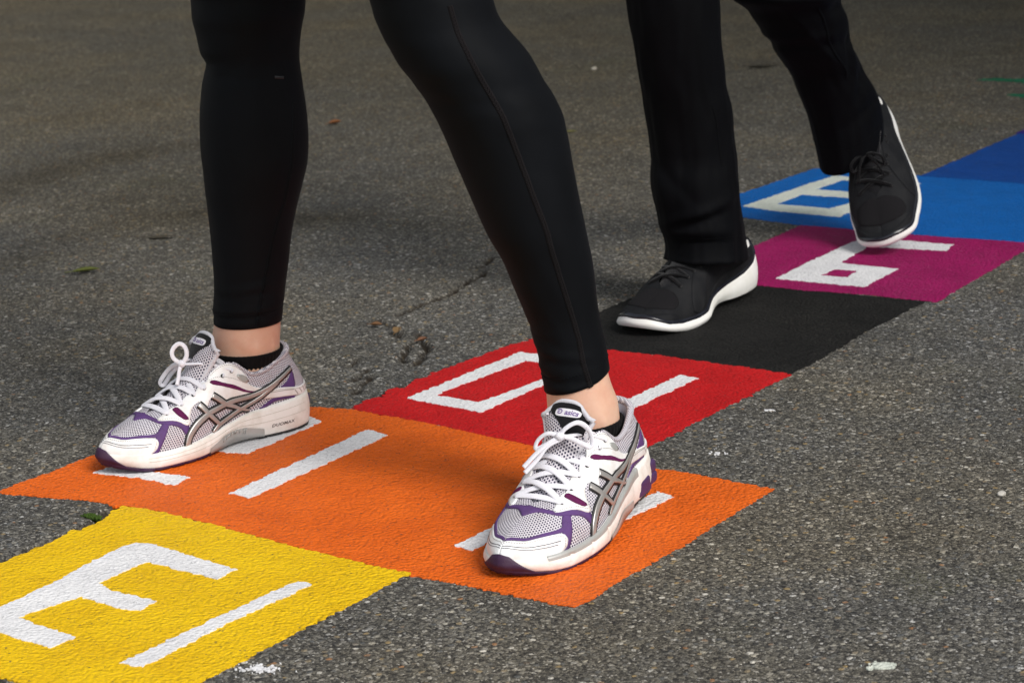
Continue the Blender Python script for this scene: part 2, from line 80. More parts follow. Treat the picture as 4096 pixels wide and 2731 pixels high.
# ------------------------------------------------------------------ helpers
def mesh_obj(name,V,Fc,mat=None,parent=None,smooth=True,uv=None):
    me=bpy.data.meshes.new(name); me.from_pydata([tuple(map(float,v)) for v in V],[],[tuple(map(int,f)) for f in Fc]); me.update()
    if uv is not None:
        ul=me.uv_layers.new(name='UVMap'); li=np.zeros(len(me.loops),int); me.loops.foreach_get('vertex_index',li)
        ul.data.foreach_set('uv',np.asarray(uv,np.float32)[li].ravel())
    if smooth: me.polygons.foreach_set('use_smooth',[True]*len(me.polygons))
    o=bpy.data.objects.new(name,me); COL.objects.link(o)
    if mat: me.materials.append(mat)
    if parent: o.parent=parent
    return o
def tag(o,label=None,cat=None,group=None,kind=None):
    if label: o['label']=label
    if cat: o['category']=cat
    if group: o['group']=group
    if kind: o['kind']=kind
    return o
class MB:
    """Collects shells into one mesh."""
    def __init__(s): s.V=[];s.F=[];s.U=[]
    def add(s,V,F,U=None):
        n=len(s.V); s.V+= [tuple(v) for v in V]; s.F+=[tuple(i+n for i in f) for f in F]
        s.U+= [tuple(u) for u in U] if U is not None else [(v[0],v[1]) for v in V]
    def obj(s,name,mat,parent=None,smooth=True): return mesh_obj(name,s.V,s.F,mat,parent,smooth,s.U)
def grid_faces(n,m,closed_m=False,flip=False):
    F=[]
    for i in range(n-1):
        for j in range(m if closed_m else m-1):
            a,b=i*m+j,i*m+(j+1)%m; c,d=b+m,a+m
            F.append((a,d,c,b) if flip else (a,b,c,d))
    return F
def tube(path,ra,rb=None,up=(0,0,1),seg=10,cap=True,twist=None):
    """Oval tube along a path: ra across, rb along UP."""
    P=np.asarray(path,float);n=len(P);rb=ra if rb is None else rb
    ra=np.broadcast_to(ra,n);rb=np.broadcast_to(rb,n)
    T=np.gradient(P,axis=0);T/=np.linalg.norm(T,axis=1)[:,None]+1e-12
    U=np.broadcast_to(np.asarray(up,float),P.shape); A=np.cross(T,U);A/=np.linalg.norm(A,axis=1)[:,None]+1e-12;B=np.cross(A,T)
    th=np.linspace(0,2*np.pi,seg,endpoint=False)
    V=(P[:,None]+A[:,None]*(np.cos(th)[None,:,None]*ra[:,None,None])+B[:,None]*(np.sin(th)[None,:,None]*rb[:,None,None])).reshape(-1,3)
    F=grid_faces(n,seg,True)
    if cap: F=F+[tuple(range(seg-1,-1,-1)),tuple(range((n-1)*seg,n*seg))]
    return V,F
def smooth_path(P,n): return spline(P,n)
# ------------------------------------------------------------------ node materials
def material(name):
    m=bpy.data.materials.new(name); m.use_nodes=True; nt=m.node_tree; b=nt.nodes['Principled BSDF']
    return m,nt,b
def N(nt,t,**k):
    n=nt.nodes.new(t)
    for a,v in k.items():
        if a.startswith('i_'):
            key=a[2:]; key=int(key) if key.isdigit() else key.replace('_',' ')
            n.inputs[key].default_value=v
        else: setattr(n,a,v)
    return n
def L(nt,a,b): nt.links.new(a,b)
def mathn(nt,op,a,b=None,clamp=False):
    n=nt.nodes.new('ShaderNodeMath');n.operation=op;n.use_clamp=clamp
    for i,x in enumerate((a,b)):
        if x is None: continue
        if isinstance(x,(int,float)): n.inputs[i].default_value=x
        else: L(nt,x,n.inputs[i])
    return n.outputs[0]
def mix(nt,fac,a,b,blend='MIX'):
    n=nt.nodes.new('ShaderNodeMix');n.data_type='RGBA';n.blend_type=blend
    for i,x in ((0,fac),(6,a),(7,b)):
        if isinstance(x,(int,float)): n.inputs[i].default_value=x
        elif isinstance(x,tuple): n.inputs[i].default_value=(*x,1) if len(x)==3 else x
        else: L(nt,x,n.inputs[i])
    return n.outputs[2]
def ramp(nt,fac,stops,interp='LINEAR'):
    n=nt.nodes.new('ShaderNodeValToRGB');n.color_ramp.interpolation=interp
    el=n.color_ramp.elements
    while len(el)<len(stops): el.new(.5)
    for e,(p,c) in zip(el,stops):
        e.position=p; e.color=(c,c,c,1) if isinstance(c,(int,float)) else (*c,1)
    L(nt,fac,n.inputs[0]); return n.outputs[0]
def coord(nt,kind='Object',scale=None):
    t=N(nt,'ShaderNodeTexCoord').outputs[kind]
    if scale is None: return t
    m=N(nt,'ShaderNodeMapping'); m.inputs['Scale'].default_value=scale if isinstance(scale,tuple) else (scale,)*3; L(nt,t,m.inputs[0]); return m.outputs[0]
def noise(nt,vec,scale,detail=3,rough=.55,out=0):
    n=N(nt,'ShaderNodeTexNoise',i_Scale=scale,i_Detail=detail,i_Roughness=rough); L(nt,vec,n.inputs['Vector']); return n.outputs[out]
def voro(nt,vec,scale,feature='F1',out='Distance',rand=1.):
    n=N(nt,'ShaderNodeTexVoronoi',feature=feature,i_Scale=scale); n.inputs['Randomness'].default_value=rand; L(nt,vec,n.inputs['Vector']); return n.outputs[out]
def bump(nt,h,strength,dist,normal=None):
    b=N(nt,'ShaderNodeBump',i_Strength=strength,i_Distance=dist); L(nt,h,b.inputs['Height'])
    if normal: L(nt,normal,b.inputs['Normal'])
    return b.outputs[0]
def sep(nt,c):
    s=N(nt,'ShaderNodeSeparateColor'); L(nt,c,s.inputs[0]); return s.outputs
def plain(name,col,rough=.6,spec=.4,grime=.0,gscale=60.,grime_col=None,bumps=None,metal=0.):
    """Painted, leather or rubber surface with faint wear and a fine grain."""
    m,nt,b=material(name); v=coord(nt)
    if grime:
        g=ramp(nt,noise(nt,v,gscale,5,.6),[(.42,0.),(.75,1.)])
        gc=grime_col or tuple(c*.55 for c in col)
        L(nt,mix(nt,mathn(nt,'MULTIPLY',g,grime),col,gc),b.inputs['Base Color'])
    else: b.inputs['Base Color'].default_value=(*col,1)
    b.inputs['Roughness'].default_value=rough; b.inputs['Specular IOR Level'].default_value=spec; b.inputs['Metallic'].default_value=metal
    if bumps: L(nt,bump(nt,noise(nt,v,bumps[0],3),bumps[1],bumps[2]),b.inputs['Normal'])
    return m
def asphalt():
    m,nt,b=material('asphalt'); v=coord(nt)
    w=N(nt,'ShaderNodeVectorMath',operation='ADD'); L(nt,v,w.inputs[0])
    nz=N(nt,'ShaderNodeTexNoise',i_Scale=120.,i_Detail=2.); L(nt,v,nz.inputs['Vector'])
    sc=N(nt,'ShaderNodeVectorMath',operation='SCALE'); sc.inputs['Scale'].default_value=.004; L(nt,nz.outputs['Color'],sc.inputs[0]); L(nt,sc.outputs[0],w.inputs[1]); vv=w.outputs[0]
    big=N(nt,'ShaderNodeTexVoronoi',i_Scale=158.); L(nt,vv,big.inputs['Vector'])
    small=N(nt,'ShaderNodeTexVoronoi',i_Scale=400.); L(nt,vv,small.inputs['Vector'])
    rb=sep(nt,big.outputs['Color']); rs=sep(nt,small.outputs['Color'])
    # stones: many dark, some tan, a few pale
    cb=ramp(nt,rb[0],[(0,(.040,.040,.040)),(.25,(.085,.082,.076)),(.45,(.15,.143,.126)),(.62,(.095,.10,.105)),(.70,(.17,.16,.14)),(.76,(.27,.20,.10)),(.80,(.20,.19,.175)),(.87,(.36,.34,.29)),(.92,(.24,.235,.225)),(.95,(.54,.53,.50)),(.975,(.16,.15,.13)),(1,(.30,.16,.08))])
    cs=ramp(nt,rs[0],[(0,(.030,.030,.031)),(.35,(.080,.076,.068)),(.6,(.13,.124,.110)),(.80,(.18,.17,.145)),(.91,(.26,.25,.225)),(.965,(.42,.41,.39)),(1,(.12,.11,.10))])
    pick=ramp(nt,rb[1],[(.42,0.),(.46,1.)]) # which big cells carry a stone
    inside=ramp(nt,big.outputs['Distance'],[(.40,1.),(.52,0.)])
    stone=mathn(nt,'MULTIPLY',pick,inside)
    c=mix(nt,stone,cs,cb)
    gap=ramp(nt,voro(nt,vv,400.,'DISTANCE_TO_EDGE'),[(0,.45),(.12,1.)])
    gapmix=mathn(nt,'MAXIMUM',gap,stone)
    c=mix(nt,1.,c,gapmix,'MULTIPLY')
    # broad weathering: brownish worn areas, greyer ones, old damp stains
    big1=noise(nt,v,2.1,4,.55); big2=noise(nt,v,6.,5,.6)
    tint=ramp(nt,big1,[(.36,(.96,.985,1.03)),(.5,(1.08,1.07,1.04)),(.64,(1.19,1.13,1.01))])
    c=mix(nt,1.,c,tint,'MULTIPLY')
    sh=ramp(nt,big2,[(.3,.82),(.55,1.),(.8,1.14)]); c=mix(nt,1.,c,sh,'MULTIPLY')
    # darker, browner far part: shade painted into the asphalt colour
    dd=N(nt,'ShaderNodeVectorMath',operation='DOT_PRODUCT');L(nt,v,dd.inputs[0]);dd.inputs[1].default_value=(-.57,.82,0)
    far=mathn(nt,'ADD',mathn(nt,'MULTIPLY',mathn(nt,'SUBTRACT',dd.outputs['Value'],.5),.45),mathn(nt,'MULTIPLY',mathn(nt,'SUBTRACT',noise(nt,v,1.7,4),.5),.9),True)
    c=mix(nt,far,c,mix(nt,1.,c,(.88,.82,.69),'MULTIPLY'))
    moss=mathn(nt,'MULTIPLY',ramp(nt,noise(nt,v,3.2,6,.62),[(.60,0.),(.74,.5)]),ramp(nt,noise(nt,v,260.,2),[(.45,0.),(.6,1.)]))
    c=mix(nt,moss,c,(.095,.10,.035))
    # dark brownish streaks along set lines, broken up by noise
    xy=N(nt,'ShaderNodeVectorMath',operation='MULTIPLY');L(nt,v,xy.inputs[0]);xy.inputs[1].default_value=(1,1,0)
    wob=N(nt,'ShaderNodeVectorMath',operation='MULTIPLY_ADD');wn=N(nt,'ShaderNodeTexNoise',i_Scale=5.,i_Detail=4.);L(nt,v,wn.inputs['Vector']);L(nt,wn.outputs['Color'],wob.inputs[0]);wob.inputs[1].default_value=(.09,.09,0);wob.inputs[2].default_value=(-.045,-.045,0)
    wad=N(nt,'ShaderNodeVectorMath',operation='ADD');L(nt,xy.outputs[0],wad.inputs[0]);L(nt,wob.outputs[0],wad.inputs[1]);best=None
    for line in STREAKS:
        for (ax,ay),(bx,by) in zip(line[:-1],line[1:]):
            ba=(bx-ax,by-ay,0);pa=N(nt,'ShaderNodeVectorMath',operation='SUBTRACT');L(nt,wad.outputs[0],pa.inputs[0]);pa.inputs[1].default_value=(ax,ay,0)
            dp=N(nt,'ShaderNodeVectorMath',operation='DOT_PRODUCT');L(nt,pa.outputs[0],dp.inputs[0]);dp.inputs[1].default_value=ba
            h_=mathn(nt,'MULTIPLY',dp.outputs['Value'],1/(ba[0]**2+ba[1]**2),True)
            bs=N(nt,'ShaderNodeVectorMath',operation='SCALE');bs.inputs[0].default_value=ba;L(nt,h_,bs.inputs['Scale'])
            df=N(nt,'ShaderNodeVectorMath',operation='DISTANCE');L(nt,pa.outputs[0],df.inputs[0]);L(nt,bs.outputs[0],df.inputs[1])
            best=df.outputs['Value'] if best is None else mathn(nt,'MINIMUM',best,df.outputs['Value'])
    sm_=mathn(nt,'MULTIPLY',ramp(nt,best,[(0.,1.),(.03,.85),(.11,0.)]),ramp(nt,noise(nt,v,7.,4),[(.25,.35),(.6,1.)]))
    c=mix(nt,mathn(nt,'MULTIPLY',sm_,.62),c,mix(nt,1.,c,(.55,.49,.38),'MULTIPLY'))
    at=N(nt,'ShaderNodeAttribute',attribute_name='crack')
    c=mix(nt,at.outputs['Fac'],c,(.028,.022,.016))
    L(nt,c,b.inputs['Base Color'])
    b.inputs['Roughness'].default_value=.8; b.inputs['Specular IOR Level'].default_value=.18
    h1=mathn(nt,'MULTIPLY',mathn(nt,'SUBTRACT',1.,big.outputs['Distance']),pick)
    h=mathn(nt,'ADD',mathn(nt,'MULTIPLY',h1,.8),mathn(nt,'MULTIPLY',mathn(nt,'SUBTRACT',1.,small.outputs['Distance']),.5))
    h=mathn(nt,'ADD',h,mathn(nt,'MULTIPLY',noise(nt,v,60.,4,.6),.9))
    L(nt,bump(nt,h,.9,.0036),b.inputs['Normal'])
    return m
def road_paint(name,col,dark,wear=.0,wearcol=(.05,.048,.045),rough=.55,lump=1.):
    """Thick paint lying over the aggregate: lumpy, with pinholes and scuffs."""
    m,nt,b=material(name); v=coord(nt)
    nz=noise(nt,v,14.,5,.6); c=mix(nt,ramp(nt,nz,[(.3,0.),(.72,1.)]),dark,col)
    fine=noise(nt,v,420.,3,.6); c=mix(nt,ramp(nt,fine,[(.30,.55),(.46,0.)]),c,tuple(x*.55 for x in dark))
    pin=mathn(nt,'MULTIPLY',ramp(nt,voro(nt,v,120.),[(.09,1.),(.19,0.)]),ramp(nt,noise(nt,v,37.,2),[(.47,0.),(.56,1.)]))
    hair=mathn(nt,'MULTIPLY',ramp(nt,voro(nt,v,150.,'DISTANCE_TO_EDGE'),[(.0,.55),(.05,0.)]),ramp(nt,noise(nt,v,55.,3),[(.48,0.),(.62,1.)]));c=mix(nt,hair,c,tuple(x*.35 for x in dark))
    c=mix(nt,mathn(nt,'MULTIPLY',pin,.85),c,wearcol)
    if wear:
        wm=mathn(nt,'MULTIPLY',ramp(nt,noise(nt,v,300.,3,.7),[(.55,0.),(.62,1.)]),ramp(nt,noise(nt,v,5.,3),[(.45,0.),(.65,1.)]))
        c=mix(nt,mathn(nt,'MULTIPLY',wm,wear),c,wearcol)
    L(nt,c,b.inputs['Base Color']); b.inputs['Roughness'].default_value=rough; b.inputs['Specular IOR Level'].default_value=.14
    st=coord(nt,'Object',1.)
    sm=N(nt,'ShaderNodeTexVoronoi',feature='SMOOTH_F1',i_Scale=230.); sm.inputs['Smoothness'].default_value=.6; L(nt,st,sm.inputs['Vector'])
    h=mathn(nt,'ADD',mathn(nt,'MULTIPLY',mathn(nt,'SUBTRACT',1.,sm.outputs['Distance']),.9),mathn(nt,'MULTIPLY',noise(nt,st,330.,3,.5),.9))
    h=mathn(nt,'ADD',h,mathn(nt,'MULTIPLY',noise(nt,st,60.,3,.5),.7))
    L(nt,bump(nt,h,.85*lump,.0030),b.inputs['Normal'])
    return m
def knit(name,col,rough=.75,scale=900.,strength=.25,sheen=.15,tintn=.25):
    m,nt,b=material(name); v=coord(nt)
    n1=noise(nt,v,9.,4,.6); c=mix(nt,ramp(nt,n1,[(.3,0.),(.7,1.)]),tuple(x*(1-tintn) for x in col),tuple(x*(1+tintn) for x in col))
    lint=ramp(nt,voro(nt,v,140.),[(.025,1.),(.045,0.)]); lm=mathn(nt,'MULTIPLY',lint,ramp(nt,noise(nt,v,41.,1),[(.66,0.),(.7,.5)]))
    c=mix(nt,lm,c,(.16,.15,.14)); L(nt,c,b.inputs['Base Color'])
    b.inputs['Roughness'].default_value=rough; b.inputs['Specular IOR Level'].default_value=.09
    b.inputs['Sheen Weight'].default_value=sheen; b.inputs['Sheen Roughness'].default_value=.4
    wv=N(nt,'ShaderNodeTexWave',bands_direction='Z',i_Scale=scale*.33,i_Distortion=1.5); L(nt,v,wv.inputs['Vector'])
    L(nt,bump(nt,mathn(nt,'ADD',noise(nt,v,scale,2),mathn(nt,'MULTIPLY',wv.outputs[1],.4)),strength,.0005),b.inputs['Normal'])
    return m
def hex_mesh(name,col,hole,pitch=3.3,radius=.31,stretch=(1.,1.),rough=.7,grime=.35,grime_col=(.42,.37,.33),depth=.0009):
    """Open sports mesh: staggered holes (UV in millimetres) with a dark lining below."""
    m,nt,b=material(name); uv=N(nt,'ShaderNodeTexCoord').outputs['UV']; v=coord(nt)
    def cell(shift):
        a=N(nt,'ShaderNodeVectorMath',operation='MULTIPLY_ADD'); L(nt,uv,a.inputs[0]); a.inputs[1].default_value=(1/(pitch*stretch[0]),1/(pitch*1.732*stretch[1]),0); a.inputs[2].default_value=(shift,shift,0)
        f=N(nt,'ShaderNodeVectorMath',operation='FRACTION'); L(nt,a.outputs[0],f.inputs[0])
        s=N(nt,'ShaderNodeVectorMath',operation='SUBTRACT'); L(nt,f.outputs[0],s.inputs[0]); s.inputs[1].default_value=(.5,.5,0)
        k=N(nt,'ShaderNodeVectorMath',operation='MULTIPLY'); L(nt,s.outputs[0],k.inputs[0]); k.inputs[1].default_value=(1,1.732,0)
        l=N(nt,'ShaderNodeVectorMath',operation='LENGTH'); L(nt,k.outputs[0],l.inputs[0]); return l.outputs['Value']
    d=mathn(nt,'MINIMUM',cell(0.),cell(.5))
    hm=ramp(nt,d,[(radius-.05,1.),(radius+.05,0.)])
    g=ramp(nt,noise(nt,v,38.,5,.6),[(.40,0.),(.72,1.)])
    base=mix(nt,mathn(nt,'MULTIPLY',g,grime),col,grime_col)
    L(nt,mix(nt,hm,base,hole),b.inputs['Base Color']); b.inputs['Roughness'].default_value=rough; b.inputs['Specular IOR Level'].default_value=.25
    L(nt,bump(nt,ramp(nt,d,[(radius-.08,0.),(.5,1.)]),.7,depth),b.inputs['Normal'])
    return m
def skin():
    m,nt,b=material('skin'); v=coord(nt)
    n1=noise(nt,v,32.,4,.55); c=mix(nt,ramp(nt,n1,[(.35,0.),(.68,1.)]),(.70,.45,.33),(.62,.35,.25))
    n2=ramp(nt,noise(nt,v,70.,3),[(.55,0.),(.75,.35)]); c=mix(nt,n2,c,(.62,.30,.22))
    L(nt,c,b.inputs['Base Color']); b.inputs['Roughness'].default_value=.5; b.inputs['Specular IOR Level'].default_value=.35
    b.inputs['Subsurface Weight'].default_value=.18; b.inputs['Subsurface Radius'].default_value=(.006,.0025,.0012); b.inputs['Subsurface Scale'].default_value=1.
    L(nt,bump(nt,noise(nt,v,700.,3),.12,.0004),b.inputs['Normal'])
    return m
M={}
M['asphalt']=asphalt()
M['red']=road_paint('red_paint',(.60,.014,.017),(.45,.010,.012))
M['orange']=road_paint('orange_paint',(.84,.155,.016),(.68,.115,.012))
M['yellow']=road_paint('yellow_paint',(.86,.56,.010),(.76,.46,.008))
M['black']=road_paint('black_paint',(.017,.0165,.016),(.008,.008,.008),.9,(.05,.048,.042),.85,1.4)
M['magenta']=road_paint('magenta_paint',(.36,.008,.115),(.26,.006,.085),.25,(.42,.13,.25))
M['blue']=road_paint('blue_paint',(.002,.130,.47),(.002,.105,.385),.2,(.02,.03,.06))
M['navy']=road_paint('navy_paint',(.002,.064,.31),(.002,.048,.24))
M['purple']=road_paint('purple_paint',(.035,.008,.21),(.025,.006,.15))
M['lime']=road_paint('lime_paint',(.32,.50,.02),(.25,.40,.015))
M['green']=road_paint('green_paint',(.004,.16,.075),(.003,.12,.055),.3)
M['white_paint']=road_paint('white_paint',(.85,.85,.86),(.72,.72,.74),.8,(.42,.42,.43),.6,.62)
M['cream_paint']=road_paint('pale_paint',(.68,.72,.64),(.58,.62,.55),.3,(.38,.40,.40),.6,.7)
M['tights']=knit('black_tights',(.0032,.0039,.0053),.68,900.,.3,.02)
M['trousers']=knit('black_tracksuit',(.0014,.0017,.0026),.75,700.,.3,.008)
M['seam']=knit('seam_thread',(.0098,.0085,.0095),.8,1600.,.8,.03)
M['sock']=knit('black_sock',(.006,.0055,.006),.9,1200.,.7,.05)
M['skin']=skin()
M['mesh']=hex_mesh('white_mesh',(.70,.67,.73),(.022,.020,.055),3.1,.30)
M['mesh_fine']=hex_mesh('fine_white_mesh',(.70,.68,.73),(.10,.09,.16),2.3,.27)
M['leather']=plain('white_leather',(.82,.83,.84),.42,.5,.55,45.,(.55,.49,.42),(150.,.30,.0012))
M['foam']=plain('white_foam',(.81,.80,.77),.62,.35,.8,34.,(.53,.48,.41),(500.,.25,.0006))
M['purple_suede']=plain('purple_suede',(.100,.046,.175),.75,.3,.6,70.,(.075,.045,.095),(1400.,.4,.0005))
M['plum']=plain('plum_ribbed_cloth',(.11,.010,.07),.8,.25,.4,300.,None,(1200.,.6,.0006))
M['silver']=plain('silver_film',(.50,.49,.48),.34,.5,.55,40.,(.30,.26,.22),(700.,.1,.0004),.55)
M['silver_plain']=plain('silver_plastic',(.42,.43,.42),.38,.5,.4,60.,(.30,.28,.25),(500.,.1,.0004),.2)
M['ink']=plain('black_edging',(.012,.012,.013),.5,.4)
M['pen']=plain('navy_print',(.02,.02,.045),.5,.4)
M['rubber']=plain('purple_rubber',(.038,.014,.046),.6,.3,.5,70.,(.085,.055,.075),(400.,.4,.0008))
M['groove']=plain('foam_groove',(.50,.46,.40),.8,.2)
M['gel']=plain('purple_gel',(.060,.028,.10),.5,.5,.5,50.,(.08,.05,.10),(220.,.3,.001))
M['black_rubber']=plain('black_rubber',(.025,.025,.027),.7,.35,.5,80.,(.08,.075,.07),(400.,.4,.0008))
M['lace']=knit('white_lace',(.80,.79,.85),.75,1500.,.8,.2,.06)
M['trim']=knit('white_trim',(.66,.65,.70),.8,1500.,.9,.2,.08)
M['lining']=knit('pale_lining',(.38,.42,.52),.9,900.,.5,.2,.1)
M['black_cloth']=knit('black_cloth',(.012,.012,.014),.85,1500.,.9,.2)
M['label']=plain('label_white',(.78,.76,.80),.5,.4)
M['label_purple']=plain('label_purple',(.12,.05,.26),.45,.4)
M['stitch']=plain('grey_stitch',(.36,.34,.31),.8,.2)
M['dark_upper']=plain('charcoal_film',(.0068,.0074,.0092),.75,.2,.4,30.,(.03,.03,.03),(600.,.2,.0005))
M['dark_mesh']=hex_mesh('black_open_mesh',(.010,.009,.011),(.002,.002,.003),2.6,.33,(1.,1.),.85,.1,(.02,.018,.018))
M['shine_black']=plain('glossy_black',(.010,.011,.016),.25,.5,.3,40.,(.03,.035,.05))
M['white_sole']=plain('white_sole',(.80,.80,.78),.5,.4,.35,26.,(.62,.62,.52),(300.,.12,.0006))
M['dark_lace']=knit('black_lace',(.006,.006,.007),.7,1500.,.8,.2)
M['print_grey']=plain('grey_lettering',(.10,.09,.085),.6,.3)
M['mark']=plain('grey_print',(.018,.019,.022),.5,.3)
# ------------------------------------------------------------------ ground with its cracks
def seg_dist(P,a,b):
    a=np.asarray(a);b=np.asarray(b);ba=b-a;t=np.clip(((P-a)@ba)/(ba@ba+1e-12),0,1);return np.linalg.norm(P-a-t[...,None]*ba,axis=-1)
def axis(fine0,fine1,step):
    f=np.arange(fine0,fine1,step); lo=[fine0-step*1.6**k*1.5 for k in range(1,24)]; lo=[x for x in lo if x>-150]; hi=[fine1+step*1.6**k*1.5 for k in range(0,24)]; hi=[x for x in hi if x<150]
    return np.r_[-150,lo[::-1],f,hi,150]
gx=axis(-.62,.10,.0032); gy=axis(-.72,.92,.0040)
GX,GY=np.meshgrid(gx,gy,indexing='ij'); GP=np.stack([GX,GY],-1)
depth=np.zeros_like(GX); soil=np.zeros_like(GX)
for ci,cr_ in enumerate(CRACKS):
    pts=spline(np.array(cr_),len(cr_)*5)
    pts=pts+rng.normal(0,.0028,pts.shape)
    lo=pts.min(0)-.03;hi=pts.max(0)+.03
    I=np.where((gx>lo[0])&(gx<hi[0]))[0];J=np.where((gy>lo[1])&(gy<hi[1]))[0]
    if len(I)<2 or len(J)<2: continue
    sub=GP[I[0]:I[-1]+1,J[0]:J[-1]+1]
    d=np.min([seg_dist(sub,a,b) for a,b in zip(pts[:-1],pts[1:])],axis=0)
    nzv=np.array([[mnoise.noise((x*40,y*40,ci)) for y in gy[J[0]:J[-1]+1]] for x in gx[I[0]:I[-1]+1]])
    wd=.0068*(1+.9*nzv); k=np.clip(1-d/np.maximum(wd,.0012),0,1); k=k*k*(3-2*k)
    sl=(slice(I[0],I[-1]+1),slice(J[0],J[-1]+1))
    depth[sl]=np.maximum(depth[sl],k*(.010 if ci<8 else .012)); soil[sl]=np.maximum(soil[sl],np.clip(k*3.-.2,0,1)*np.clip(.85+nzv,0,1))
GV=np.stack([GX,GY,-depth],-1).reshape(-1,3)
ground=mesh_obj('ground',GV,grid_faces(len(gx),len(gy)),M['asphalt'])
at=ground.data.attributes.new('crack','FLOAT','POINT'); at.data.foreach_set('value',soil.ravel().astype(np.float32))
tag(ground,'grey brown worn asphalt ground with fine cracks',None,None,'structure')
# ------------------------------------------------------------------ painted fields and figures
def ragged(poly,step=.0025,amp=.0016,seed=0.,closed=True):
    P=[np.array(p) for p in poly];out=[];n=len(P)
    for i in range(n):
        a,b=P[i],P[(i+1)%n];L_=np.linalg.norm(b-a);k=max(1,int(L_/step));t=(b-a)/(L_+1e-9);nn=np.array([-t[1],t[0]])
        for j in range(k):
            p=a+(b-a)*j/k
            o=amp*(1.1*mnoise.noise((p[0]*95,p[1]*95,seed))+1.7*mnoise.noise((p[0]*210,p[1]*210,seed+3)))+amp*.7*mnoise.noise((p[0]*30,p[1]*30,seed+7))
            out.append(p+nn*o*1.35)
    return out
def sheet(name,loops,z,mat,parent=None,amp=.0016,seed=0.):
    """A thick coat of paint: outline (and holes), flat top, short ragged edge down to the road."""
    loops=[ragged(l,.0026,amp,seed+i) for i,l in enumerate(loops)]
    V=[];F=[];tri=tessellate_polygon([[Vector((p[0],p[1],0)) for p in l] for l in loops])
    flat=[p for l in loops for p in l]; n=len(flat)
    V=[(p[0],p[1],z) for p in flat]+[(p[0],p[1],-.002) for p in flat]
    for t in tri:
        a,b,c=[flat[i] for i in t]; ar=(b[0]-a[0])*(c[1]-a[1])-(b[1]-a[1])*(c[0]-a[0])
        F.append(tuple(t) if ar>0 else tuple(t[::-1]))
    k=0
    for l in loops:
        m=len(l)
        for i in range(m): F.append((k+i,n+k+i,n+k+(i+1)%m,k+(i+1)%m))
        k+=m
    return mesh_obj(name,V,F,mat,parent,smooth=False)
def field(name,outline,z,mat,label,figs,amp=.0016,fmat='white_paint'):
    o=sheet(name,[outline],z,M[mat],None,amp,hash(mat)%13*1.7)
    tag(o,label,'hopscotch square','hopscotch squares painted on the asphalt','thing')
    for i,(nm,fg) in enumerate(figs): sheet(nm,fg,z+.0007,M[fmat],o,.0015,i*2.3+len(mat))
    return o
field('hopscotch_square',RED,.0007,'red','red painted hopscotch square with the white number 10',[('painted_numeral',RED0),('painted_numeral',RED1)],.0022)
field('hopscotch_square',ORANGE,.0010,'orange','wide orange painted hopscotch field with white 12 and 11 under the white shoes',[('painted_numeral',[O1[0]]),('painted_numeral',[O2[0]]),('painted_numeral',[O2[1]]),('painted_numeral',[O11[0]]),('painted_numeral',[O11[1]])])
field('hopscotch_square',YELLOW,.0013,'yellow','yellow painted hopscotch square with the white number 13',[('painted_numeral',Y3),('painted_numeral',Y1)])
field('hopscotch_square',BLACK,.0005,'black','plain black painted square between the red and the magenta one',[],.0014)
field('hopscotch_square',MAGENTA,.0008,'magenta','magenta painted hopscotch square with a white 6',[('painted_numeral',M6)])
field('hopscotch_square',BLUE,.0010,'blue','wide bright blue painted hopscotch field with a pale 8',[('painted_numeral',B8)],.0016,'cream_paint')
nv=np.array(NAVY);field('hopscotch_square',[tuple(nv[0]+(0,-.004)),tuple(nv[1]),tuple(nv[1]+(.41,0)),tuple(nv[0]+(.41,-.004))],.0012,'navy','dark blue painted square behind the bright blue field',[])
pu=np.array(PURPLE[0]);field('hopscotch_square',[tuple(pu+(-.005,-.003)),tuple(pu+(-.2,.0)),tuple(pu+(-.2,.4)),tuple(pu+(.62,.4)),tuple(pu+(.62,0)),tuple(pu+(.41,-.003))][0:1]+[tuple(pu+(0,.4)),tuple(pu+(.41,.4)),tuple(pu+(.41,-.003))],.0014,'purple','violet painted square at the right edge beyond the dark blue one',[])
field('hopscotch_square',[(-.012,-.790),(-.012,-1.19),(.40,-1.19),(.397,-.793)],.0009,'lime','yellow green painted square at the bottom left corner',[])
s12=spots[11];s13=spots[12]
field('hopscotch_square',[(s12[0]-.02,s12[1]),(s12[0]+.55,s12[1]-.05),(s12[0]+.55,s12[1]+.07),(s12[0],s12[1]+.03)],.0007,'green','faint thin green painted line far right behind the walkers',[],.006)
field('hopscotch_square',[(s13[0]-.03,s13[1]+.01),(s13[0]+.4,s13[1]-.16),(s13[0]+.4,s13[1]+.16),(s13[0]+.10,s13[1]+.12)],.0007,'green','dark green painted patch at the far right edge',[],.004)
# ------------------------------------------------------------------ small things lying about
def leaf(name,xy,length,width,rot,col,label,curl=.12,z=.0):
    n=15;m=7;V=[];F=grid_faces(n,m)
    for i in range(n):
        u=i/(n-1);w=width*math.sin(math.pi*u**.8)**.8*.5
        for j in range(m):
            v=j/(m-1)*2-1
            V.append(((u-.5)*length,w*v,.002+curl*length*(abs(v)**1.5*.55*math.sin(math.pi*u)+(u-.4)**2*.9)+.0006*math.sin(u*40)*abs(v)))
    mat=plain(name+'_leaf',col,.6,.35,.7,160.,tuple(c*.45 for c in col),(500.,.4,.0008))
    o=mesh_obj(name,V,F,mat); st,sf=tube([(-.5*length,0,.004),(-.62*length,.002,.003),(-.75*length,.001,.003)],.0007,seg=6)
    mesh_obj('stalk',st,sf,mat,o)
    md=o.modifiers.new('thick','SOLIDIFY');md.thickness=.0006
    o.location=(xy[0],xy[1],z+.001);o.rotation_euler=(0,0,rot);tag(o,label,'leaf','fallen leaves on the asphalt')
    return o
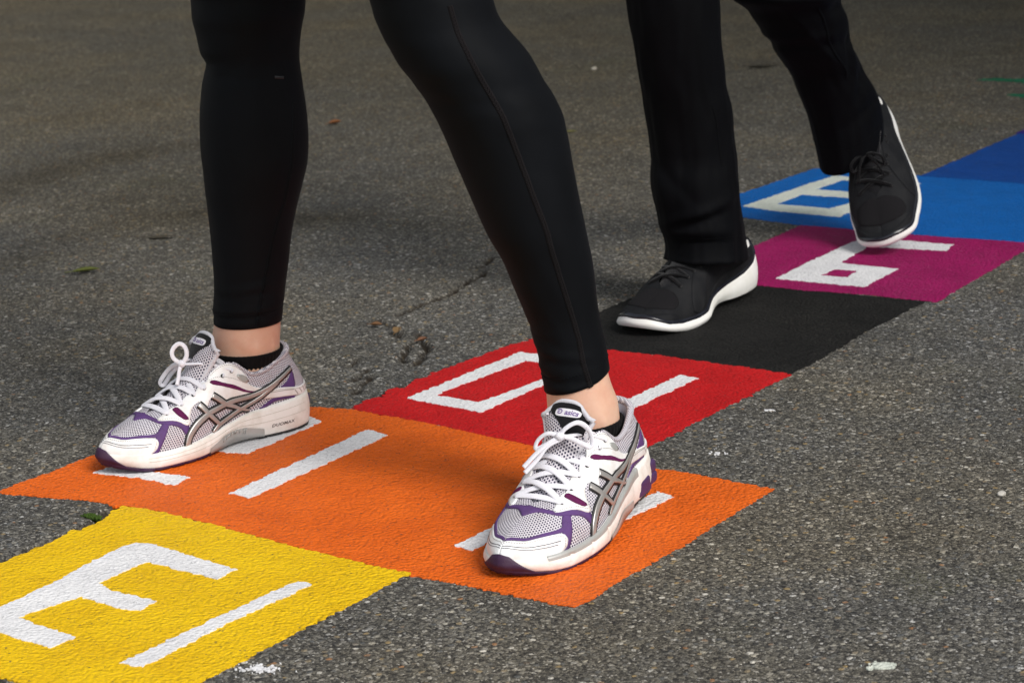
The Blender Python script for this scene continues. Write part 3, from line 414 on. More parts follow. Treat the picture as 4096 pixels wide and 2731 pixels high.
leaf('fallen_leaf',spots[0],.030,.016,.9,(.22,.085,.03),'small curled red brown leaf lying between the two tights legs far back',.45)
leaf('fallen_leaf',spots[1],.046,.018,.75,(.10,.115,.022),'green leaf lying on the grey asphalt left of the black tights',.22)
leaf('fallen_leaf',spots[2],.075,.030,.6,(.05,.042,.028),'dark dry leaf lying flat far behind the trousers',.05)
leaf('fallen_leaf',spots[3],.030,.009,.6,(.20,.19,.04),'yellow green leaf blade beside the bent tights leg',.1)
leaf('fallen_leaf',spots[4],.050,.018,.6,(.075,.062,.042),'flat grey brown leaf left of the upright tights leg',.04)
leaf('fallen_leaf',spots[13],.020,.010,.2,(.20,.10,.045),'tiny tan leaf caught at the upper left end of the crack',.4)
leaf('fallen_leaf',spots[14],.016,.009,1.1,(.16,.07,.035),'tiny rust brown leaf in the crack above the red square',.5)
leaf('fallen_leaf',spots[15],.024,.012,2.0,(.19,.12,.055),'pale brown leaf scrap with a green tip in the crack',.45)
def pebble(name,xy,size,col,label,squash=.5,group='loose pebbles on the asphalt'):
    bm=bmesh.new();bmesh.ops.create_icosphere(bm,subdivisions=3,radius=1.)
    s=xy[0]*31
    for v in bm.verts:
        k=1+.28*mnoise.noise(v.co*1.3+Vector((s,0,0)))+.1*mnoise.noise(v.co*3+Vector((0,s,0)))
        v.co=Vector((v.co.x*size*k,v.co.y*size*.72*k,v.co.z*size*squash*k))
    me=bpy.data.meshes.new(name);bm.to_mesh(me);bm.free();me.polygons.foreach_set('use_smooth',[True]*len(me.polygons))
    o=bpy.data.objects.new(name,me);COL.objects.link(o);me.materials.append(plain(name+'_stone',col,.7,.35,.5,300.,tuple(c*.7 for c in col),(900.,.3,.0006)))
    o.location=(xy[0],xy[1],size*squash*.55);o.rotation_euler=(0,0,s%3);tag(o,label,'pebble',group);return o
pebble('pebble',spots[5],.009,(.50,.46,.38),'pale pebble far back between the two walkers')
pebble('pebble',spots[16],.006,(.46,.44,.40),'small pale pebble right of the orange field')
# worn white paint splashes: many specks, nobody could count them
def splash(name,xy,rx,ry,n,mat,label,rot=0.,big=.0035,dens=None):
    V=[];F=[]
    for i in range(n):
        r=abs(rng.normal(0,.5));a=rng.uniform(0,2*np.pi);cx,cy=rx*r*math.cos(a),ry*r*math.sin(a);s=big*rng.uniform(.25,1.)*(1.25-min(r,1))
        X=xy[0]+cx*math.cos(rot)-cy*math.sin(rot);Y=xy[1]+cx*math.sin(rot)+cy*math.cos(rot);k=len(V);m=9
        zz=.0011+i*2e-6
        ring_=[(X+s*math.cos(t)*(1+.4*mnoise.noise((X*300,t*2,i))),Y+s*math.sin(t)*(1+.4*mnoise.noise((Y*300,t*2,i+9)))) for t in np.linspace(0,2*np.pi,m,endpoint=False)]
        V+=[(x,y,zz) for x,y in ring_]+[(x,y,-.001) for x,y in ring_];F.append(tuple(range(k,k+m)))
        F+=[(k+q_,k+m+q_,k+m+(q_+1)%m,k+(q_+1)%m) for q_ in range(m)]
    return tag(mesh_obj(name,V,F,M[mat],None,False),label,'paint specks',None,'stuff')
splash('paint_specks',spots[7],.020,.009,70,'cream_paint','pale splash of dried paint on the asphalt at the lower right',.75,.0052)
splash('paint_specks',spots[8],.012,.008,8,'white_paint','few white paint specks right of the red square',.5,.0030)
splash('paint_specks',spots[9],.035,.020,20,'white_paint','faint white paint specks right of the heel between red and orange',.4,.0018)
splash('paint_specks',(spots[10][0],spots[10][1]),.030,.018,90,'white_paint','white paint specks on the asphalt below the yellow square',.5,.0024)
splash('paint_specks',(.215,-.52),.05,.030,60,'white_paint','white paint specks scattered beside the white stroke on the yellow square',.9,.0016)
def moss(xy,n,r,label):
    mb=MB()
    for i in range(n):
        a=rng.uniform(0,6.28);d=r*math.sqrt(rng.uniform());x,y=xy[0]+d*math.cos(a)*1.6,xy[1]+d*math.sin(a)*.6
        h=rng.uniform(.0012,.0034);dx,dy=rng.normal(0,.0015,2)
        V,F=tube([(x,y,-.002),(x+dx*.4,y+dy*.4,h*.6),(x+dx,y+dy,h)],[.0011,.0009,.0003],seg=5);mb.add(V,F)
    o=mb.obj('moss',plain('moss_green',(.045,.085,.012),.9,.2,.6,300.,(.03,.045,.01)));return tag(o,label,'moss',None,'stuff')
moss(spots[6],170,.008,'green moss tuft in the crack beside the yellow square')
# ------------------------------------------------------------------ the building added unseen on the right to shade the far asphalt
def shade_building():
    e=bpy.data.objects.new('added_building',None);COL.objects.link(e);e.location=(5.2,SHADE_BUILD_Y,0);tag(e,'unseen two storey building to the right of the painted walkway','shade_building')
    def box(mb,a,b):
        V=[(x,y,z) for x in (a[0],b[0]) for y in (a[1],b[1]) for z in (a[2],b[2])];mb.add(V,[(0,1,3,2),(4,6,7,5),(0,4,5,1),(2,3,7,6),(0,2,6,4),(1,5,7,3)])
    mb=MB();box(mb,(0,0,-.2),(9,26,8.2));mb.obj('wall',plain('plaster',(.42,.39,.33),.85,.2,.5,2.,None,(60.,.3,.01)),e,False)
    mb=MB();V=[(-.5,-.5,8.2),(9.5,-.5,8.2),(9.5,26.5,8.2),(-.5,26.5,8.2),(4.5,3.5,10.8),(4.5,22.5,10.8)];mb.add(V,[(0,3,2,1),(0,1,4),(1,2,5,4),(2,3,5),(3,0,4,5)]);mb.obj('roof',plain('roof_tiles',(.16,.07,.045),.8,.2,.5,9.,None,(30.,.5,.02)),e,False)
    gl=plain('window_glass',(.03,.035,.04),.08,.6);fr=plain('window_frame',(.7,.7,.68),.5,.4)
    for z in (1.1,4.9):
        for y in np.arange(1.2,25,3.1):
            mb=MB();box(mb,(-.05,y,z),(.06,y+1.8,z+1.9));w_=mb.obj('window',fr,e,False)
            mb=MB();box(mb,(-.07,y+.1,z+.1),(-.052,y+.86,z+1.8));box(mb,(-.07,y+.94,z+.1),(-.052,y+1.7,z+1.8));mb.obj('pane',gl,w_,False)
shade_building()
# ------------------------------------------------------------------ unseen trees added beyond the upper frame edge to darken the far ground
def tree_meshes():
    V=[];F=[]
    blobs=[(rng.normal(0,1.0),rng.normal(0,1.0),rng.uniform(2.2,5.6),rng.uniform(.7,1.25)) for _ in range(22)]+[(rng.normal(0,1.1),rng.normal(0,1.1),rng.uniform(.7,2.2),rng.uniform(.6,.9)) for _ in range(12)]
    for bx,by,bz,br in blobs:
        for _ in range(170):
            d=rng.normal(0,1,3);d/=np.linalg.norm(d);p=np.array([bx,by,bz])+d*br*rng.uniform(.55,1.);a=rng.normal(0,1,3);a/=np.linalg.norm(a);b=np.cross(a,d);b/=np.linalg.norm(b)+1e-9;s=rng.uniform(.07,.14);k=len(V)
            V+=[p-a*s,p+b*s*.6,p+a*s,p-b*s*.6];F.append((k,k+1,k+2,k+3))
    tk,tf=tube([(0,0,-.2),(.05,0,1.2),(-.05,.05,2.6),(.05,-.05,4.2)],[.22,.18,.13,.06],seg=12)
    return (V,F),(tk,tf)
(cv,cf),(tv,tf_)=tree_meshes()
leafm=plain('foliage',(.05,.075,.02),.7,.2,.8,3.,(.025,.04,.012));barkm=plain('bark',(.09,.07,.05),.9,.2,.5,12.,None,(30.,.6,.02))
def add_tree(x,y,sc,rot,label):
    e=bpy.data.objects.new('unseen_tree',None);COL.objects.link(e);e.location=(x,y,0);e.rotation_euler=(0,0,rot);e.scale=(sc,)*3;tag(e,label,'unseen_tree','trees added unseen to darken the far ground')
    if not tree_src: tree_src.append(mesh_obj('crown',cv,cf,leafm,e,False));tree_src.append(mesh_obj('trunk',tv,tf_,barkm,e))
    else:
        for s_ in tree_src: o=s_.copy();COL.objects.link(o);o.parent=e
tree_src=[]
for k,az in enumerate(np.linspace(-66,4,9)):
    r_=11.5+(k%3)*.8;add_tree(1.73+r_*math.sin(math.radians(az)),-2.04+r_*math.cos(math.radians(az)),.85+.12*((k*5)%4),k*1.3,'dense green tree added to darken the far ground')
# ------------------------------------------------------------------ camera, sky, sun
cam_d=bpy.data.cameras.new('camera');cam=bpy.data.objects.new('camera',cam_d);COL.objects.link(cam);scene.camera=cam
yaw,pitch,roll=-0.6265504,0.2632901,-0.0512349
fw=Vector((math.sin(yaw)*math.cos(pitch),math.cos(yaw)*math.cos(pitch),-math.sin(pitch)));r0=Vector((math.cos(yaw),-math.sin(yaw),0));u0=r0.cross(fw)
r1=r0*math.cos(roll)+u0*math.sin(roll);u1=-r0*math.sin(roll)+u0*math.cos(roll)
cam.matrix_world=Matrix(((r1.x,u1.x,-fw.x,1.730545),(r1.y,u1.y,-fw.y,-2.041270),(r1.z,u1.z,-fw.z,.803492),(0,0,0,1)))
cam_d.sensor_width=36;cam_d.lens=79.1;cam_d.clip_start=.05;cam_d.clip_end=500
cam_d.dof.use_dof=True;cam_d.dof.focus_distance=2.42;cam_d.dof.aperture_fstop=14
w=bpy.data.worlds.new('World');scene.world=w;w.use_nodes=True;nt=w.node_tree
sky=N(nt,'ShaderNodeTexSky',sky_type='NISHITA');sky.sun_disc=False
SUN_EL,SUN_AZ=math.radians(SUN_ELEV),math.radians(SUN_AZIM)   # azimuth counter-clockwise from +X
sky.sun_elevation=SUN_EL;sky.sun_rotation=math.pi/2-SUN_AZ
hs=N(nt,'ShaderNodeHueSaturation',i_Saturation=.35);L(nt,sky.outputs[0],hs.inputs['Color']);L(nt,mix(nt,1.,hs.outputs[0],(1.,.97,.92),'MULTIPLY'),nt.nodes['Background'].inputs[0]);nt.nodes['Background'].inputs[1].default_value=SKY
sd=bpy.data.lights.new('sun','SUN');sd.energy=SUN;sd.angle=math.radians(SUN_ANGLE);sd.color=(1.,.96,.91);so=bpy.data.objects.new('sun',sd);COL.objects.link(so)
dv=Vector((math.cos(SUN_AZ)*math.cos(SUN_EL),math.sin(SUN_AZ)*math.cos(SUN_EL),math.sin(SUN_EL)));so.rotation_euler=dv.to_track_quat('Z','Y').to_euler();so.location=dv*6
scene.view_settings.view_transform='Standard';scene.view_settings.look='None';scene.view_settings.exposure=EXPO;scene.view_settings.gamma=1
# ------------------------------------------------------------------ shoes
class Pose:
    """Turns shoe millimetres into metres in the scene; mirror for a left foot; bend raises the heel about the ball."""
    def __init__(s,heel,ang,mirror,pitch=0.,axis_down=None,z=0.,roll=0.,scale=1.):
        s.k=scale
        a=math.radians(ang);s.h=np.array([-math.sin(a),-math.cos(a),0]);s.n=np.array([-s.h[1],s.h[0],0]);s.up=np.array([0,0,1.])
        s.O=np.array([heel[0],heel[1],z]);s.m=mirror;s.p=math.radians(pitch)
        if axis_down is not None: # foot hanging toes down: heading tips down by this angle
            t=math.radians(axis_down);h,u=s.h,s.up;s.h=h*math.cos(t)-u*math.sin(t);s.up=h*math.sin(t)+u*math.cos(t)
        if roll:
            t=math.radians(roll);n,u=s.n,s.up;s.n=n*math.cos(t)+u*math.sin(t);s.up=u*math.cos(t)-n*math.sin(t)
    def __call__(s,P):
        P=np.asarray(P,float).reshape(-1,3);X0=205.;dx=P[:,0]-X0;c,sn=math.cos(s.p),math.sin(s.p)
        Q=np.stack([X0+dx*c+P[:,2]*sn,P[:,1]*(-1 if s.m else 1),-dx*sn+P[:,2]*c],1)*s.k/1000
        return s.O+Q[:,:1]*s.h+Q[:,1:2]*s.n+Q[:,2:]*s.up
class ShoeMB(MB):
    """Mesh in shoe millimetres; faces are flipped when the pose mirrors."""
    def put(s,name,mat,parent,pose,base,smooth=True):
        V=pose(np.array(s.V))-base; F=[f[::-1] for f in s.F] if pose.m else s.F
        return mesh_obj(name,V,F,mat,parent,smooth,s.U)
def arcV(h): # arc length up each station
    d=np.linalg.norm(np.diff(h.P,axis=1),axis=2);return np.concatenate([np.zeros((h.ns,1)),np.cumsum(d,1)],1)
def add_half(mb,h,s0=0.,s1=1.,w0=0.,w1=1.,off=0.,flip=False):
    i0,i1=int(round(s0*(h.ns-1))),int(round(s1*(h.ns-1)));j0,j1=int(round(w0*(h.nw-1))),int(round(w1*(h.nw-1)))
    P=(h.P+h.N*off)[i0:i1+1,j0:j1+1];A=arcV(h)[i0:i1+1,j0:j1+1];n,m=P.shape[:2]
    S=np.linspace(0,330,h.ns)[i0:i1+1][:,None]+0*A
    fl=(h.side<0)!=flip
    mb.add(P.reshape(-1,3),grid_faces(n,m,flip=fl),np.stack([S,A],-1).reshape(-1,2))
def densify(poly,step):
    out=[];n=len(poly)
    for i in range(n):
        a,b=np.array(poly[i]),np.array(poly[(i+1)%n]);k=max(1,int(np.linalg.norm((b-a)*[300,85])/step))
        out+=[a+(b-a)*j/k for j in range(k)]
    return out
def rounded(poly,it=2):
    P=[np.array(p,float) for p in poly]
    for _ in range(it):
        Q=[]
        for i in range(len(P)):
            a,b=P[i],P[(i+1)%len(P)]; Q+= [a*.8+b*.2,a*.2+b*.8]
        P=Q
    return P
def add_patch(mb,h,poly,off,thick,rnd=1,step=3.):
    """A cut piece of material laid on the upper: POLY in (s,w); raised OFF above the surface with a side wall THICK deep."""
    P=densify(rounded(poly,rnd) if rnd else poly,step)
    bm=bmesh.new();vs=[bm.verts.new((p[0]*300,p[1]*85,0)) for p in P];edge_n=len(vs)
    ar=sum(P[i][0]*P[(i+1)%len(P)][1]-P[(i+1)%len(P)][0]*P[i][1] for i in range(len(P)))
    tri=tessellate_polygon([[Vector((p[0]*300,p[1]*85,0)) for p in P]])
    for t in tri:
        try: bm.faces.new([vs[i] for i in t])
        except ValueError: pass
    for _ in range(6):
        ed=[e for e in bm.edges if e.calc_length()>5. and not e.is_boundary]
        if not ed: break
        bmesh.ops.subdivide_edges(bm,edges=ed,cuts=1);bmesh.ops.triangulate(bm,faces=[f for f in bm.faces if len(f.verts)>3])
    bm.normal_update();bm.verts.ensure_lookup_table();bm.verts.index_update()
    uv=np.array([[v.co.x/300,v.co.y/85] for v in bm.verts])
    top=h.at(uv[:,0],uv[:,1],off);F=[]
    for f in bm.faces:
        ii=[v.index for v in f.verts]
        a,b,c=top[ii[0]],top[ii[1]],top[ii[2]];nn=np.cross(b-a,c-a);want=h.samp(h.N,uv[ii[0],0],uv[ii[0],1])
        F.append(ii if nn@want>0 else ii[::-1])
    bnd=[e for e in bm.edges if e.is_boundary];V=list(top);low=h.at(uv[:,0],uv[:,1],off-thick);mp={}
    for e in bnd:
        for v in e.verts:
            if v.index not in mp: mp[v.index]=len(V);V.append(low[v.index])
    for e in bnd:
        i,j=[l.vert.index for l in (e.link_loops[0],e.link_loops[0].link_loop_next)]
        fo=[f for f in e.link_faces][0]
        ii=[v.index for v in fo.verts];a,b,c=top[ii[0]],top[ii[1]],top[ii[2]];nn=np.cross(b-a,c-a);want=h.samp(h.N,uv[ii[0],0],uv[ii[0],1])
        q_=(i,mp[i],mp[j],j); F.append(q_ if nn@want>0 else q_[::-1])
    U=[(a*330,b*85) for a,b in uv]+[(0,0)]*(len(V)-len(uv))
    mb.add(V,F,U);bm.free()
def add_band(mb,h,path,width,off,thick=1.2,n=None,taper=None,h2=None):
    """A band of given width (mm) following PATH in (s,w)."""
    P=np.array(path,float);n=n or max(12,len(P)*6);Q=spline(P,n);W=np.broadcast_to(np.interp(np.linspace(0,1,n),np.linspace(0,1,len(width)),width) if np.ndim(width) else width,n)
    C=h.at(Q[:,0],Q[:,1]);Nn=h.samp(h.N,Q[:,0],Q[:,1]);T=np.gradient(C,axis=0);B=np.cross(Nn,T);B/=np.linalg.norm(B,axis=1)[:,None]+1e-9
    # move sideways in (s,w) so that the band stays on the surface
    eps=.01;ds=(h.at(Q[:,0]+eps,Q[:,1])-h.at(Q[:,0]-eps,Q[:,1]))/(2*eps);dw=(h.at(Q[:,0],Q[:,1]+eps)-h.at(Q[:,0],Q[:,1]-eps))/(2*eps)
    m=5;R=[]
    for k in np.linspace(-1,1,m):
        tgt=B*(W*.5*k)[:,None];G=np.stack([ds,dw],-1)
        st=np.array([np.linalg.lstsq(G[i],tgt[i],rcond=None)[0] for i in range(n)])
        R.append(h.at(np.clip(Q[:,0]+st[:,0],0,1),np.clip(Q[:,1]+st[:,1],0.0,1),off*(1. if abs(k)<.9 else .92)))
    R=[R[0]-Nn*thick]+R+[R[-1]-Nn*thick];V=np.stack(R,1).reshape(-1,3);mm=m+2
    a,b,c=R[1][0],R[2][0],R[1][1];fl=np.cross(c-a,b-a)@Nn[0]<0
    F=grid_faces(n,mm,flip=not fl)
    F=[f for f in F];mb.add(V,F+[tuple(range(mm)),tuple(range((n-1)*mm+mm-1,(n-1)*mm-1,-1))],[(v[0],v[2]) for v in V])
def loop_of(med,lat,arr): return np.concatenate([getattr(med,arr)[:-1],getattr(lat,arr)[::-1][:-1]])
def sole_rings(med,lat,zb,widen_b,zt=None,top_out=3.2,levels=9,bul=2.2):
    """Rings from the bottom of a midsole up to the edge of the upper."""
    F=loop_of(med,lat,'F');O=loop_of(med,lat,'out');F=F.copy()
    top=F+O*top_out; top[:,2]=(F[:,2] if zt is None else zt(F))+1.0
    bot=F+O*np.array([widen_b(x,y) for x,y,_ in F])[:,None]; bot[:,2]=[zb(x,y) for x,y,_ in F]
    R=[]
    for t in np.linspace(0,1,levels):
        r=bot*(1-t)+top*t+O*(bul*math.sin(math.pi*min(1,t*1.05)))
        R.append(r)
    return R
def lips(R): # soft top and bottom edges
    c=R[0].mean(0); b=R[0]*.985+c*.015;b[:,2]=R[0][:,2]-.8
    return [b]+R
# stitched and cut pieces of the running shoe, in (s,w) on either side
CAP=[(.795,.0),(.770,.08),(.763,.19),(.775,.285),(.80,.31),(.845,.32),(.8925,.36),(.94,.515),(.965,.61),(.994,.725),(1.,.735),(1.,.70),(1.,.03),(1.,.0),(.97,.0)]
WHITE=[(.80,.66),(.765,.80),(.735,.86),(.71,.80),(.685,.88),(.665,.90),(.64,.82),(.625,.89),(.60,.90),(.585,.84),(.57,.92),(.53,.965),(.49,.985),(.445,.965),(.405,.88),(.41,.74),(.36,.64),(.315,.56),(.318,.50),(.37,.44),(.4354,.37),(.484,.36),(.53,.48),(.563,.545),(.572,.45),(.59,.44),(.622,.63),(.65,.60),(.655,.45),(.647,.33),(.665,.34),(.70,.47),(.735,.56)]
WIN1=[(.735,.79),(.715,.80),(.685,.60),(.655,.42),(.675,.44),(.71,.60)]
WIN2=[(.572,.80),(.555,.80),(.50,.66),(.42,.585),(.35,.535),(.40,.515),(.47,.56),(.55,.70)]
L1=[(.652,.0),(.643,.16),(.613,.285),(.564,.325),(.505,.33),(.435,.365),(.369,.44),(.311,.52),(.241,.60),(.165,.675)]
L2=[(.532,.02),(.502,.085),(.451,.125),(.405,.19),(.355,.295),(.305,.45),(.255,.56)]
X1=[(.622,.575),(.590,.44),(.564,.33),(.530,.20),(.500,.08)]
X2=[(.553,.555),(.515,.44),(.480,.335),(.44,.26),(.40,.16),(.375,.10)]
SADDLE=[(.895,1.0),(.894,.975),(.885,.90),(.862,.80),(.825,.69),(.79,.60),(.765,.545),(.73,.47),(.69,.36),(.665,.22),(.655,.16),(.648,.30),(.67,.42),(.71,.53),(.745,.585),(.785,.66),(.82,.755),(.845,.86),(.853,.975),(.854,1.0),(.865,1.),(.885,1.)]
BRANCH=[(.815,0),(.795,.10),(.783,.22),(.778,.33),(.775,.45),(.765,.56),(.735,.52),(.738,.40),(.742,.28),(.75,.15),(.765,0)]
HEELBAND=[(.335,.30),(.325,.50),(.29,.46),(.25,.40),(.175,.22),(.06,.20),(.0,.20),(.0,.03),(.06,.03),(.17,.03),(.25,.16)]
EYE=[(.752,.73),(.692,.77),(.645,.80),(.598,.775),(.508,.785),(.468,.845)]
def eyestay_pt(h,k,off=1.): s_,w_=EYE[k];return h.at(np.array([s_]),np.array([w_]),off)[0]
TONGUE=[(221,1,53),(205,1,61),(186,1,72),(168,1,85),(155,0,100),(146,0,116),(139,0,128),(134,0,136)]
TW=[15,15,17,19,22,27,30,30]
def tongue_grid(n=28,m=17,lift=0.):
    C=spline(TONGUE,n);W=spline([[a] for a in TW],n)[:,0];T=np.gradient(C,axis=0);T/=np.linalg.norm(T,axis=1)[:,None];B=np.array([0,1.,0]);Nn=np.cross(np.broadcast_to(B,T.shape),T);Nn=np.where((Nn[:,:1]+Nn[:,2:3])<0,-Nn,Nn)
    v=np.linspace(-1,1,m);t=np.linspace(0,1,n)
    rnd=np.where(t>.80,np.sqrt(np.clip(1-((t-.80)/.2)**2*.32,0,1)),1.)
    arch=np.interp(t,[0,.35,.7,1],[4,7,9,8])
    P=C[:,None]+B*(v[None,:,None]*(W*rnd)[:,None,None])-Nn[:,None]*((v**2)[None,:,None]*arch[:,None,None])
    drop=(np.abs(v)**3)[None,:]*np.where(t>.72,(t-.72)/.28,0)[:,None]*13
    P=P-T[:,None]*drop[:,:,None]
    dn=np.cross(np.gradient(P,axis=0),np.gradient(P,axis=1));dn/=np.linalg.norm(dn,axis=2)[:,:,None]+1e-9
    if np.sum(dn*Nn[:,None])<0: dn=-dn
    return P+dn*lift,dn
def text_mesh(body,size,shear=.0,bold=.0,space=1.):
    c=bpy.data.curves.new('lettering','FONT');c.body=body;c.size=size;c.shear=shear;c.offset=bold;c.space_character=space;c.align_x='CENTER';c.align_y='CENTER';c.resolution_u=3
    o=bpy.data.objects.new('lettering',c);COL.objects.link(o);bpy.context.view_layer.update()
    me=bpy.data.meshes.new_from_object(o.evaluated_get(bpy.context.evaluated_depsgraph_get()));V=[tuple(v.co) for v in me.vertices];F=[tuple(p.vertices) for p in me.polygons]
    bpy.data.objects.remove(o);bpy.data.meshes.remove(me);return np.array(V),F
def running_shoe(person,base,pose,bow,label):
    med=Half(RUN_MED,RUN_RIM,RUN_BULGE,1);lat=Half(RUN_LAT,RUN_RIM,RUN_BULGE,-1);halves=(med,lat)
    mb=ShoeMB();[add_half(mb,h) for h in halves]
    shoe=mb.put('running_shoe',M['mesh'],person,pose,base);tag(shoe,label)
    def part(name,mat,fill,smooth=True,parent=None):
        mb=ShoeMB();fill(mb);return mb.put(name,M[mat],parent or shoe,pose,base,smooth)
    def each(name,mat,fills,smooth=True): return [part(name,mat,f,smooth) for f in fills]
    # midsole
    def zb(x,y):
        z=3.8+max(0,(x-232)/55.)**1.6*11+max(0,(18-x)/18.)**2*5
        if y>0: z+=10*math.exp(-((x-128)/26.)**2)
        else: z+=6*math.exp(-((x-122)/22.)**2)
        return z
    def wid(x,y):
        b=4.2-4.5*math.exp(-((x-122)/32.)**2) if y>0 else 4.6-3.0*math.exp(-((x-118)/28.)**2)
        if x<30: b=2.0+(x/30.)*2.2
        if x>255: b-= (x-255)/32.*3.5
        return b
    R=sole_rings(med,lat,zb,wid);nl=len(R[0])
    def midsole(mb):
        Q=lips(R);t=Q[-1]-loop_of(med,lat,'out')*4;t[:,2]+=.6;Q.append(t)
        # shallow moulded grooves
        for r in Q[3:8]:
            for k,x in enumerate((204,172,236)): r[:,:2]-=loop_of(med,lat,'out')[:,:2]*(np.where(r[:,1]<0,2.4,1.2)[:,None]*1.0)*(1.*np.exp(-((r[:,0]-x-(Q[5][:,2]-r[:,2])*.3)/1.3)**2))[:,None]
        mb.add(np.concatenate(Q),grid_faces(len(Q),nl,True,flip=True)+[tuple(range(nl))])
    part('midsole','foam',midsole)
    def foxing(mb): # silver edge where the upper meets the foam on the outer side
        O=loop_of(med,lat,'out');idx=[i for i in range(nl) if 62<R[0][i][0]<262 and R[0][i][1]<0]
        rows=np.array([[R[6][i]+O[i]*.15,R[7][i]+O[i]*.7,R[8][i]+O[i]*.8+np.array([0,0,.6]),R[8][i]-O[i]*2.+np.array([0,0,1.2])] for i in idx]);mb.add(rows.reshape(-1,3),grid_faces(len(idx),4))
    part('edge_strip','silver_plain',foxing)
    def seam_line(mb): # the line where the upper meets the foam
        for t,r in ((.62,.2),(.80,.2)):
            P=(R[int(t*8)]+loop_of(med,lat,'out')*.25)
            sel=[i for i in range(nl) if 20<P[i][0]<250 and P[i][1]>0];V,F=tube(P[sel],r,r,seg=5);mb.add(V,F)
    part('moulded_line','groove',seam_line)
    def outline(x0,x1,inset=0.): return [i for i in range(nl) if x0<=R[0][i][0]<=x1]
    def outsole_piece(mb,x0,x1,z0,notch=True,out=-.3):
        O=loop_of(med,lat,'out');idx=outline(x0,x1)
        m_=[i for i in idx if R[0][i][1]>R[0][:,1].mean()];l_=[i for i in idx if i not in m_]
        P=np.array([R[0][i]+O[i]*out for i in idx]);c=P.mean(0);a=np.arctan2(P[:,1]-c[1],(P[:,0]-c[0])*.45);o=np.argsort(a);P=P[o];Oo=np.array([O[i] for i in idx])[o]
        if notch:
            k=np.arange(len(P));g=np.where((k%7)==0,1.8,0.);P=P-Oo*g[:,None]
        zt=P[:,2]+.3;zz=np.maximum(P[:,2]-5.,z0);T=P.copy();T[:,2]=zt;Bt=P*.99+c*.01;Bt[:,2]=zz
        n=len(P);mb.add(np.concatenate([Bt,T]),[(i,(i+1)%n,n+(i+1)%n,n+i) for i in range(n)]+[tuple(range(n-1,-1,-1)),tuple(range(n,2*n))])
    def fore(mb):
        outsole_piece(mb,152,300,0.)
        # toe bumper wrapping up over the foam and the toe
        for h in halves:
            ss=np.linspace(.845,1,20)
            ztop=np.interp(ss,[.845,.875,.92,.96,1],[4,9,20,29,32.])
            idx=(ss*(h.ns-1)).astype(int);V=[];nr=9
            for k,(s_,i) in enumerate(zip(ss,idx)):
                F_=h.F[i];O_=h.out[i]
                for t in np.linspace(0,1,nr):
                    zbv=zb(F_[0],F_[1]*1.)-1.5;z=zbv+(max(ztop[k],zbv+1)-zbv)*t
                    tt=np.clip((z-zb(F_[0],F_[1]))/(F_[2]+1-zb(F_[0],F_[1])),0,1.)
                    o_=wid(F_[0],F_[1])*(1-tt)+3.2*tt+2.2*math.sin(math.pi*min(1,tt*1.05))+1.5-(1.2 if t==1 else 0)
                    if z>F_[2]+1: o_-= (z-F_[2]-1)*.33
                    V.append((*(F_[:2]+O_[:2]*o_),z))
            mb.add(V,grid_faces(20,nr,flip=h.side>0))
    part('outsole','rubber',fore)
    part('outsole','black_rubber',lambda mb:outsole_piece(mb,-10,92,0.))
    def shank(mb,sgns):
        O=loop_of(med,lat,'out')
        for sgn in sgns:
            idx=[i for i in range(nl) if 84<R[0][i][0]<168 and R[0][i][1]*sgn>0]
            rows=[]
            for i in idx:
                x=R[0][i][0];u=(x-84)/84.;up=math.sin(math.pi*u)**.7
                rows.append([R[0][i]*np.array([1,1,0])+O[i]*(1.0-14)+np.array([0,0,2.6+3*up]),R[0][i]*np.array([1,1,0])+O[i]*(.9+up*2)+np.array([0,0,2.5+2.5*up]),R[0][i]+O[i]*(2.0+up*1.2)+np.array([0,0,1.0+up*3]),R[2][i]+O[i]*(.9)+np.array([0,0,up*(4. if sgn>0 else 1)])])
            n=len(rows);mb.add(np.array(rows).reshape(-1,3),grid_faces(n,4,flip=sgn<0))
            if sgn>0:
                for q_ in np.linspace(.3,.72,9):
                    i=idx[int(q_*len(idx))];a=R[0][i]+O[i]*3.6+np.array([0,0,2.]);b=R[2][i]+O[i]*2.2+np.array([-2.5,0,2.5]);V,F=tube([a,(a+b)/2+O[i]*.3,b],.9,.6,seg=6);mb.add(V,F)
    each('arch_bridge','silver_plain',[lambda mb,g=g:shank(mb,(g,)) for g in (1,-1)])
    def gel(mb): # bulging cushions at the back and outer side of the heel
        for cx,cy,cz,rx,ry,rz in ((3.,-6,25,8.5,15,8.5),(4.,-7,13,7.5,15,7.5),(24,-29.5,23,13,6.3,7.5),(25,-30.5,11,14,6,6.5),(50,-35.6,15,14,5.0,7.5),(50,-36.,8.5,16,4.5,4.5)):
            u=np.linspace(0,2*np.pi,26,endpoint=False);v=np.linspace(0,np.pi,15)
            se=lambda x:np.sign(x)*abs(x)**.5
            V=[(cx+rx*se(math.cos(a))*se(math.sin(b)),cy+ry*se(math.sin(a))*se(math.sin(b))+(cx-22)*-.12*0,cz+rz*se(math.cos(b))) for b in v for a in u]
            mb.add(V,grid_faces(15,26,True))
    part('heel_cushion','gel',gel)
    # cut pieces of the upper
    part('toe_cap','leather',lambda mb:[add_patch(mb,h,CAP,1.5,1.8,1) for h in halves])
    def capprint(mb):
        for h in halves:
            add_band(mb,h,[(1,.555),(.965,.45),(.94,.37),(.89,.245),(.84,.205),(.79,.20)],.75,1.75,.2)
            add_band(mb,h,[(1,.48),(.965,.385),(.94,.315),(.89,.20),(.84,.16),(.80,.155)],.6,1.75,.2)
    part('toe_print','pen',capprint)
